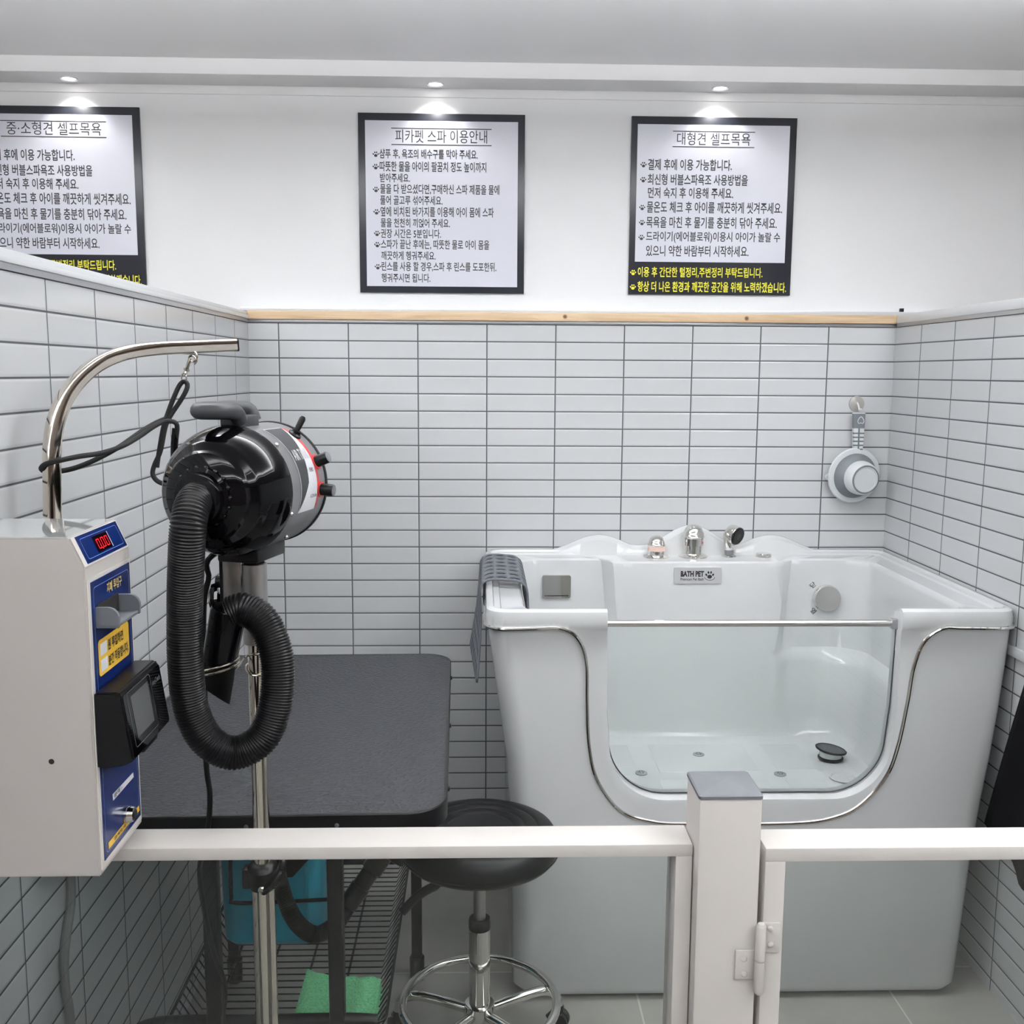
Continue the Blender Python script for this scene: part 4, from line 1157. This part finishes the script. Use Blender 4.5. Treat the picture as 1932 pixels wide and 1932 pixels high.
MB().lathe([(0.006, 0.0123), (0.0055, 0.0136), (0.001, 0.0136)], frame((FX + 0.0015, ky, kz2), (FX + 1, ky, kz2)), 20).build('key_core', DARKHOLE, lk)
hq = at(97, 1437, 1, MY0)
MB().lathe([(0.0034, 0), (0.003, 0.0006), (0.0005, 0.0006)], frame((hq.x, MY0 + 0.0002, hq.z), (hq.x, MY0 - 1, hq.z)), 20).build('case_hole', DARKHOLE, pb)
# card reader
cr_y0, cr_y1 = MY0 + 0.002, MY1 - 0.008
zt_, zb_ = 1.034, 0.962
rd = empty('card_reader', (FX + 0.03, (cr_y0 + cr_y1) / 2, 0.98), 'black card reader with a grey screen fixed on the blue payment panel', 'card reader')
ct, cb, cl0, ch0 = at(227, 1307, 1, cr_y0), at(252, 1441, 1, cr_y0), at(186, 1452, 1, cr_y0), at(184, 1308, 1, cr_y0)
sec = [(0.0015, cl0.z), (cb.x - FX - 0.012, cb.z - 0.003), (cb.x - FX, cb.z + 0.003), (ct.x - FX, ct.z - 0.003), (ct.x - FX - 0.004, ct.z), (0.0015, ch0.z)]
mb = MB(); mb.prism(sec, axes((FX + 0.0005, cr_y1, 0), (1, 0, 0), (0, 0, 1), (0, -1, 0)), cr_y1 - cr_y0)
bmesh.ops.bevel(mb.bm, geom=mb.bm.edges[:], offset=0.002, segments=2, affect='EDGES')
mb.build('body', BLACKPL, rd)
f0 = Vector((cb.x + 0.0005, cr_y0, cb.z + 0.003)); f1 = Vector((ct.x + 0.0005, cr_y0, ct.z - 0.003))
ups = (f1 - f0).normalized(); nn = Vector((0, 1, 0)).cross(ups).normalized()
FL = (f1 - f0).length; FW = cr_y1 - cr_y0
RF = lambda d: axes(f0 + nn * d, Vector((0, 1, 0)), ups, nn)
MB().prism(rrect(0.002, 0.002, FW - 0.002, FL - 0.002, 0.004, 4), RF(0.0), 0.001).build('face_glass', BLACKGLOSS, rd)
mb = MB(); add_poly(mb, [(0.022, 0.020), (0.082, 0.020), (0.082, 0.070), (0.022, 0.070)], RF(0.0013)); mb.build('screen', SCREEN, rd)
mb = MB(); outline_strip(mb, 0.012, 0.011, 0.092, 0.077, 0.004, 0.0006, RF(0.0014)); mb.build('screen_line', MIDGREY, rd)
mb = MB(); add_text(mb, 'easyCheck', RF(0.0014), 0.096, 0.126, 0.058, 0.066, 0.0); mb.build('face_lettering', MIDGREY, rd)
MB().box((FX + 0.022, cr_y0 + 0.055, cb.z - 0.008), (cb.x - 0.006, cr_y0 + 0.105, cb.z), 0.001).build('card_slot', BLACKPL, rd)
# grey cable below the box
gc = [(XL + 0.008, *a) for a in ((MY0 + 0.06, 0.89),)]
pts = [at(x, y, 0, XL + 0.008) for x, y in ((133, 1640), (134, 1700), (126, 1760), (121, 1810), (124, 1870), (134, 1940))]
last = pts[-1]
pts.append(Vector((last.x, last.y, 0.1))); pts.append(Vector((last.x, last.y, 0.004)))
tag(MB().tube(curve(pts, 60), 0.0075, 10).build('wall_cable', CABLEG), 'grey cable running down the left tiled wall below the payment box', 'cable')

# ------------------------------------------------------------------ dryer stand and dryer
PY = -1.515
pole_b = at(500, 1900, 1, PY); pole_t = at(482, 1090, 1, PY)
PX = (at(495, 1550, 1, PY).x + pole_t.x + pole_b.x) / 3
ds_ = empty('dryer_stand', (PX, PY, 0), 'chrome pole stand carrying the pet dryer', 'stand')
zcl = at(500, 1655, 1, PY).z
MB().cyl((PX, PY, 0.02), (PX, PY, zcl), 0.0170, seg=32).build('lower_pole', NICKEL, ds_)
zsi = at(482, 1213, 1, PY).z; zst = at(480, 1062, 1, PY).z
MB().cyl((PX, PY, zcl - 0.05), (PX, PY, zsi + 0.02), 0.0128, seg=28).build('upper_pole', NICKEL, ds_)
MB().lathe([(0.001, 0.0), (0.15, 0.0), (0.155, 0.008), (0.15, 0.018), (0.03, 0.028), (0.018, 0.05)], T_((PX, PY, 0)), 48).build('base', BLACKSAT, ds_)
cl_ = MB().lathe([(0.0175, -0.022), (0.0215, -0.018), (0.0225, 0.0), (0.0225, 0.014), (0.018, 0.020), (0.0135, 0.022)], T_((PX, PY, zcl + 0.005)) @ Matrix.Rotation(math.radians(10), 4, 'X'), 28).build('height_clamp', BLACKPL, ds_)
MB().box((PX - 0.030, PY - 0.012, zcl - 0.014), (PX - 0.015, PY + 0.012, zcl + 0.018), 0.004).build('clamp_lug', BLACKPL, cl_)
MB().tube(curve([(PX + 0.004, PY - 0.020, zcl - 0.012), (PX + 0.018, PY - 0.024, zcl), (PX + 0.030, PY - 0.016, zcl + 0.016), (PX + 0.033, PY - 0.004, zcl + 0.032)], 16), 0.0065, 10).build('clamp_lever', BLACKGLOSS, cl_)
MB().sphere((PX + 0.003, PY - 0.024, zcl - 0.008), 0.006, (1, 0.6, 1), 12, 8).build('clamp_bolt', CHROME, cl_)
MB().lathe([(0.0175, 0), (0.0185, 0.001), (0.0185, zst - zsi - 0.001), (0.0175, zst - zsi), (0.001, zst - zsi)], T_((PX, PY, zsi)), 36).build('head_sleeve', BRUSHED, ds_)
MB().lathe([(0.0150, 0), (0.0150, 0.0012), (0.001, 0.0012)], T_((PX, PY, zst)), 30).build('sleeve_cap', DARKHOLE, ds_)

# dryer
DY = -1.565
C1 = at(435, 926, 1, DY)
PHI = math.radians(14)
A = Vector((math.sin(PHI), math.cos(PHI), 0.0))
RT = Vector((math.cos(PHI), -math.sin(PHI), 0.0)); UPV = Vector((0, 0, 1))
DM = axes(C1, RT, UPV, -A)            # local x right, y up, z towards us (front)
DMz = axes(C1, RT, -UPV, A)           # lathe axis along +A (rear)
DR = 0.0905
dr_ = empty('pet_dryer', C1 + Vector((0, 0, -0.11)), 'black and grey cylindrical pet blow dryer on the chrome stand', 'dryer')
DL = 0.122
MB().lathe([(0.036, -0.076), (0.040, -0.0745), (0.052, -0.071), (0.058, -0.0675), (0.0605, -0.064), (0.0625, -0.0615), (0.070, -0.057), (0.074, -0.0525), (0.0755, -0.049), (0.0775, -0.0465), (0.0835, -0.036), (0.0885, -0.020), (0.0915, -0.004), (0.0915, 0.004)], DMz, 72, True, False).build('front_dome', BLACKGLOSS, dr_, 22)
body = MB().lathe([(DR - 0.002, 0.002), (DR - 0.001, 0.003), (DR - 0.001, DL)], DMz, 72, False, False).build('barrel', BODY, dr_)
MB().lathe([(DR - 0.001, DL - 0.001), (DR + 0.0005, DL), (DR + 0.001, DL + 0.004), (DR - 0.002, DL + 0.007), (0.070, DL + 0.016), (0.03, DL + 0.022), (0.001, DL + 0.022)], DMz, 72, False, True).build('rear_ring', BLACKSAT, dr_)
MB().lathe([(0.031, -0.094), (0.034, -0.092), (0.034, -0.072)], DMz, 40).build('outlet_collar', BLACKGLOSS, dr_)
mb = MB()
for k in range(18):
    a = 2 * math.pi * k / 18
    q = DMz @ Vector((0.0385 * math.cos(a), 0.0385 * math.sin(a), -0.0765)); mb.sphere(q, 0.004, (1, 1, 1), 8, 6)
mb.lathe([(0.034, -0.082), (0.0395, -0.080), (0.0395, -0.074)], DMz, 36, False, False)
mb.build('knurled_nut', BLACKGLOSS, dr_)
def on_barrel(t, ang, r=DR):   # ang measured from the top towards the right
    return C1 + A * t + (UPV * math.cos(ang) + RT * math.sin(ang)) * r
def patch(mb, t_of, a0, a1, r, n=24):
    """t_of(ang)->(t0,t1)"""
    prev = None
    for k in range(n + 1):
        a = a0 + (a1 - a0) * k / n
        t0, t1 = t_of(a)
        cur = (mb.bm.verts.new(on_barrel(t0, a, r)), mb.bm.verts.new(on_barrel(t1, a, r)))
        if prev: mb.bm.faces.new((prev[0], cur[0], cur[1], prev[1]))
        prev = cur
LA0, LA1 = math.radians(22), math.radians(112)
def mid(a): 
    q = (a - LA0) / (LA1 - LA0)
    return 0.088 - 0.052 * (q ** 2.0) if q < 0.62 else 0.068 + (q - 0.62) * -0.10
def mid(a):
    q = (a - LA0) / (LA1 - LA0)
    return 0.090 - 0.030 * math.sin(min(1, q * 1.15) * math.pi / 2) - 0.026 * max(0, q - 0.7) / 0.3
mb = MB(); patch(mb, lambda a: (0.0345, 0.0905), LA0, LA1, DR - 0.0004); lab = mb.build('label', WHITEP, dr_)
mb = MB(); patch(mb, lambda a: (0.036, mid(a)), LA0 + 0.02, LA1 - 0.03, DR - 0.0001); mb.build('label_grey_field', DGREYPL, lab)
mb = MB(); patch(mb, lambda a: (0.0905, 0.098), LA0 + 0.03, LA1 - 0.03, DR - 0.0003); mb.build('label_red_edge', RED, lab)
def btext(body, t0, t1, a_c, hgt, m, parent, name, off=0.02):
    b = text_bm(body, 1.0, off)
    xs = [v.co.x for v in b.verts]; ys = [v.co.y for v in b.verts]
    ax0, bx0_, ay0, by0_ = min(xs), max(xs), min(ys), max(ys)
    for v in b.verts:
        tt = t0 + (v.co.x - ax0) / (bx0_ - ax0) * (t1 - t0)
        aa = a_c - ((v.co.y - (ay0 + by0_) / 2) / (by0_ - ay0)) * hgt / DR
        v.co = on_barrel(tt, aa, DR + 0.0003)
    mb = MB(); me = bpy.data.meshes.new('t'); b.to_mesh(me); b.free(); mb.bm.from_mesh(me); bpy.data.meshes.remove(me)
    return mb.build(name, m, parent)
btext('AIR TANK', 0.040, 0.088, math.radians(58), 0.017, mat('silver print', (200, 200, 204), 0.4), lab, 'brand_lettering')
btext('PET M/D', 0.071, 0.082, math.radians(74), 0.006, INK, lab, 'model_lettering')
btext('AC 220V 60Hz', 0.066, 0.088, math.radians(98), 0.005, INK, lab, 'rating_lettering')
# toggle and knobs
a = math.radians(36); q = on_barrel(0.098, a); d = (UPV * math.cos(a) + RT * math.sin(a))
tg = MB().lathe([(0.010, 0), (0.010, 0.003), (0.007, 0.005), (0.0065, 0.009)], frame(q - d * 0.001, q + d), 16).build('toggle_switch', BLACKPL, dr_)
MB().lathe([(0.0035, 0.006), (0.0045, 0.012), (0.0048, 0.026), (0.003, 0.0295), (0.0005, 0.030)], frame(q, q + (d + A * 0.25 - RT * 0.25).normalized()), 14).build('toggle_lever', BLACKRUB, tg)
for ang in (68, 94):
    a = math.radians(ang); q = on_barrel(0.103, a); d = (UPV * math.cos(a) + RT * math.sin(a))
    kb = MB().lathe([(0.0115, 0), (0.0115, 0.002)], frame(q - d * 0.001, q + d), 20).build('speed_knob', RED, dr_)
    MB().lathe([(0.0088, 0.001), (0.0088, 0.019), (0.0078, 0.0205)], frame(q, q + d), 20).build('knob_body', BLACKPL, kb)
    MB().lathe([(0.0082, 0.0203), (0.006, 0.0212), (0.0005, 0.0212)], frame(q, q + d), 20).build('knob_cap', MIDGREY, kb)
for t_, ang in ((0.014, 45), (0.010, 110), (0.055, 142), (0.03, 165)):
    a = math.radians(ang); MB().sphere(on_barrel(t_, a), 0.0035, (1, 1, 1), 10, 8).build('barrel_screw', CHROME, dr_)
# grip handle on top: a loop tube with a bracket
g = lambda t, s, h: C1 + A * t + RT * s + UPV * (DR + h)
loop = curve([g(0.015, -0.024, 0.012), g(-0.020, -0.024, 0.019), g(-0.028, -0.006, 0.021), g(-0.020, 0.0135, 0.021), g(0.02, 0.016, 0.021), g(0.038, 0.016, 0.018), g(0.044, 0.0, 0.012), g(0.04, -0.02, 0.010)], 80, True)
loop = curve([g(0.006, 0.014, 0.006), g(-0.004, 0.014, 0.017), g(-0.022, 0.012, 0.020), g(-0.042, 0.004, 0.021), g(-0.046, -0.016, 0.021), g(-0.030, -0.024, 0.022), g(0.01, -0.022, 0.022), g(0.05, -0.012, 0.022), g(0.066, -0.002, 0.018), g(0.068, 0.004, 0.004)], 60)
MB().tube(loop, 0.0112, 14).build('handle', DGREYPL, dr_)
mb = MB(); mb.box((-0.012, -0.004, -0.062), (0.016, 0.013, 0.002), 0.003, axes(C1 + UPV * DR, RT, UPV, -A)); mb.build('handle_bracket', DGREYPL, dr_)
# mounting foot
mb = MB(); mb.box((-0.030, -0.104, -0.055), (0.034, -0.080, 0.035), 0.004, axes(C1 + A * 0.045, RT, UPV, -A)); mb.build('mount_shoe', BLACKSAT, dr_)
pz1 = at(440, 1040, 1, PY).z
MB().box((PX - 0.043, PY - 0.012, zsi + 0.045), (PX - 0.017, PY - 0.008, pz1 + 0.02), 0.001).build('tilt_plate', BRUSHED, dr_)
MB().box((PX - 0.047, PY - 0.014, zsi + 0.040), (PX - 0.043, PY + 0.014, pz1 + 0.02), 0.001).build('tilt_plate', BLACKSAT, dr_)
MB().cyl((PX - 0.055, PY, zst - 0.028), (PX - 0.017, PY, zst - 0.028), 0.009, seg=16).build('tilt_bolt', BLACKPL, dr_)
kq = at(408, 1128, 1, PY - 0.005)
kn = MB().lathe([(0.008, -0.030), (0.008, -0.004), (0.019, -0.003), (0.022, 0.001), (0.020, 0.007), (0.010, 0.010), (0.0005, 0.0105)], frame(kq, kq + Vector((-1, -0.15, 0))), 7).build('tilt_knob', BLACKGLOSS, dr_)
# hose
col0 = C1 - A * 0.088
hp = [col0 + A * 0.014, col0 + A * 0.001, at(364, 953, 1, -1.668), at(358, 976, 1, -1.682), at(354, 1006, 1, -1.687), at(351, 1070, 1, -1.680), at(349, 1150, 1, -1.668), at(350, 1250, 1, -1.664), at(360, 1335, 1, -1.660), at(390, 1395, 1, -1.655), at(443, 1420, 1, -1.645),
      at(496, 1390, 1, -1.635), at(521, 1320, 1, -1.625), at(522, 1240, 1, -1.615), at(498, 1175, 1, -1.605), at(462, 1150, 1, -1.60), at(432, 1158, 1, -1.60)]
hpc = curve(hp, 600)
HL = length(hpc)
NR = int(HL / 0.0038)
def hose_r(i):
    s = i / 599 * NR
    f = s - math.floor(s)
    return 0.0222 + 0.0020 * (1 if 0.12 < f < 0.5 else 0) - 0.0012 * (1 if f > 0.62 and f < 0.98 else 0)
hpc = curve(hp, NR * 5 + 1)
rad = []
for i in range(NR * 5 + 1):
    rad.append((0.0216, 0.0230, 0.0234, 0.0230, 0.0216)[i % 5])
MB().tube(hpc, rad, 22).build('hose', BLACKPL, dr_, 80)
# nozzle in its wire holder
nz0, nz1 = at(431, 1152, 1, -1.60), at(414, 1248, 1, -1.590)
nd = (nz1 - nz0).normalized(); NL = (nz1 - nz0).length
noz = MB().lathe([(0.0225, -0.004), (0.0245, 0.0), (0.0240, NL * 0.9), (0.0228, NL * 0.92), (0.0228, NL)], frame(nz0, nz1), 32).build('nozzle', BLACKGLOSS, dr_)
mb = MB()
fr_ = frame(nz0, nz1, (1, 0, 0.35))
ra = [fr_ @ Vector((0.0228 * math.cos(2 * math.pi * k / 28), 0.0228 * math.sin(2 * math.pi * k / 28), NL)) for k in range(28)]
rb = [fr_ @ Vector((0.024 * math.cos(2 * math.pi * k / 28), 0.013 * math.sin(2 * math.pi * k / 28), NL + 0.022)) for k in range(28)]
rc = [fr_ @ Vector((0.024 * math.cos(2 * math.pi * k / 28), 0.004 * math.sin(2 * math.pi * k / 28), NL + 0.050 + 0.012 * math.cos(2 * math.pi * k / 28))) for k in range(28)]
mb.rings([ra, rb, rc]); mb.build('flat_tip', BLACKPL, noz)
# wire nozzle holder belongs to the stand
wq = nz1 + nd * 0.004
ringp = []
for k in range(49):
    a = math.radians(60 - 560 * k / 48)
    ringp.append(wq + Vector((0.0275 * math.cos(a), 0.0275 * math.sin(a), 0.006 * math.cos(a) + 0.004 - 0.010 * k / 48)))
zw = at(488, 1246, 1, PY).z
e0 = ringp[-1]
tail = [Vector((PX - 0.034, PY - 0.040, zw - 0.010)), Vector((PX - 0.022, PY - 0.022, zw - 0.002)), Vector((PX - 0.0135, PY - 0.0085, zw + 0.008)), Vector((PX - 0.002, PY - 0.0155, zw + 0.013)), Vector((PX + 0.0145, PY - 0.006, zw + 0.011)), Vector((PX + 0.012, PY + 0.011, zw + 0.004)), Vector((PX - 0.006, PY + 0.0150, zw - 0.004)), Vector((PX - 0.0155, PY - 0.002, zw - 0.008)), Vector((PX - 0.006, PY - 0.0148, zw - 0.017)), Vector((PX + 0.010, PY - 0.0125, zw - 0.019))]
MB().tube(curve(ringp + tail, 220), 0.0017, 8).build('wire_holder', LINK, ds_)
# power cord of the dryer
pc = [C1 + A * 0.10 - UPV * 0.06, at(398, 1050, 1, -1.49), at(394, 1090, 1, -1.49), at(386, 1130, 1, -1.49), at(384, 1200, 1, -1.49), at(386, 1300, 1, -1.49), at(389, 1440, 1, -1.49), at(396, 1500, 1, -1.488), at(392, 1565, 1, -1.485), at(377, 1640, 1, -1.46),
      at(386, 1720, 1, -1.43), at(404, 1800, 1, -1.42), at(424, 1860, 1, -1.42), at(421, 1940, 1, -1.42)]
pc.append(Vector((pc[-1].x, pc[-1].y, 0.2))); pc.append(Vector((pc[-1].x - 0.01, pc[-1].y, 0.005)))
MB().tube(curve(pc, 160), 0.0042, 10).build('power_cord', BLACKRUB, dr_)

# ------------------------------------------------------------------ grooming arm and leash
ga_ = empty('leash_stand', (-0.05, -1.5, TZ), 'curved chrome square-tube leash stand clamped to the grooming table', 'leash stand')
ap = [(100, 1350, -1.505), (100, 1100, -1.505), (99, 985, -1.505), (98, 900, -1.505), (98, 850, -1.50), (104, 800, -1.49), (121, 755, -1.475), (149, 716, -1.455), (186, 686, -1.43), (232, 667, -1.40), (290, 658, -1.35), (360, 654.5, -1.29), (441, 651, -1.225)]
apc = curve([at(x, y, 1, Y) for x, y, Y in ap], 90)
MB().tube(apc, 0.0105, section=RSQ, upv=(0.95, -1, 0)).build('bent_tube', NICKEL, ga_)
e = (apc[-1] - apc[-2]).normalized()
MB().tube([apc[-1], apc[-1] + e * 0.003], 0.0107, section=RSQ, upv=(0.95, -1, 0)).build('end_cap', BLACKPL, ga_)
b0_ = apc[0]
MB().box((b0_.x - 0.016, -1.5185, 0.70), (b0_.x + 0.016, -1.4925, b0_.z + 0.03), 0.002).build('clamp_socket', BLACKSAT, ga_)
MB().box((b0_.x - 0.012, -1.494, TZ + 0.001), (b0_.x + 0.03, -1.43, TZ + 0.007), 0.001).build('clamp_jaw', BLACKSAT, ga_)
MB().box((b0_.x - 0.012, -1.494, TZ - 0.075), (b0_.x + 0.03, -1.43, TZ - 0.065), 0.001).build('clamp_jaw', BLACKSAT, ga_)
# eye on the underside of the arm
LYp = -1.296
ey = at(365, 668, 1, LYp)
MB().tube(curve([ey + Vector((-0.004, 0, 0.006)), ey + Vector((0.004, 0, 0.002)), ey + Vector((0.005, 0, -0.007)), ey + Vector((-0.002, 0, -0.012)), ey + Vector((-0.006, 0, -0.008))], 24), 0.0018, 8).build('hang_eye', LINK, ga_)
le = empty('grooming_leash', at(345, 720, 1, LYp), 'looped black cord leash hanging from the curved chrome tube', 'leash')
s0, s1 = at(357, 682, 1, LYp), at(350, 704, 1, LYp)
sn = MB().lathe([(0.002, -0.006), (0.0032, 0), (0.0032, (s1 - s0).length * 0.55), (0.005, (s1 - s0).length * 0.6), (0.005, (s1 - s0).length * 0.78), (0.003, (s1 - s0).length * 0.82), (0.004, (s1 - s0).length)], frame(s0, s1), 14).build('snap_hook', LINK, le)
MB().tube(curve([s0 + Vector((0, 0, 0.002)), s0 + Vector((0.001, 0, 0.008)), s0 + Vector((0.008, 0, 0.009)), s0 + Vector((0.012, 0, 0.002)), s0 + Vector((0.008, 0, -0.004))], 20), 0.0019, 8).build('snap_gate', LINK, sn)
s2 = at(347, 713, 1, LYp)
MB().tube([s2 + Vector((0.0065 * math.cos(2 * math.pi * k / 20) * 0.6, 0.0, 0.0075 * math.sin(2 * math.pi * k / 20))) for k in range(20)], 0.0014, 6, closed=True).build('snap_ring', LINK, sn)
c1_ = [(296, 882), (299, 860), (308, 808), (318, 776), (334, 736), (344, 721), (352, 722), (353, 732), (343, 752), (322, 784), (312, 806), (303, 850), (292, 876), (288, 893), (294, 905), (306, 912), (322, 914), (338, 908)]
MB().tube(curve([at(x, y, 1, -1.33 - 0.04 * min(1, max(0, (y - 715) / 190))) for x, y in c1_], 120), 0.0038, 10).build('cord_loop', CORD, le)
c2_ = [(331, 868, -1.37), (331, 835, -1.372), (334, 812, -1.375), (333, 800, -1.378), (324, 795, -1.38), (308, 796, -1.385), (288, 806, -1.40), (262, 824, -1.42), (230, 842, -1.45), (190, 855, -1.475), (150, 861, -1.50), (112, 869, -1.522), (88, 875, -1.520), (78, 883, -1.508),
       (84, 889, -1.49), (100, 890, -1.487), (125, 887, -1.487), (150, 880, -1.48), (185, 865, -1.465), (225, 843, -1.44), (262, 817, -1.41), (290, 800, -1.385), (312, 790, -1.375)]
c2p = [at(x, y, 1, Y) for x, y, Y in c2_]
MB().tube(curve(c2p, 160), 0.0038, 10).build('cord_wrap', CORD, le)
MB().tube(curve([at(x, y, 1, -1.372) for x, y in ((329, 872), (329, 840), (332, 808))], 12), 0.0058, 12).build('cord_sleeve', BLACKGLOSS, le)
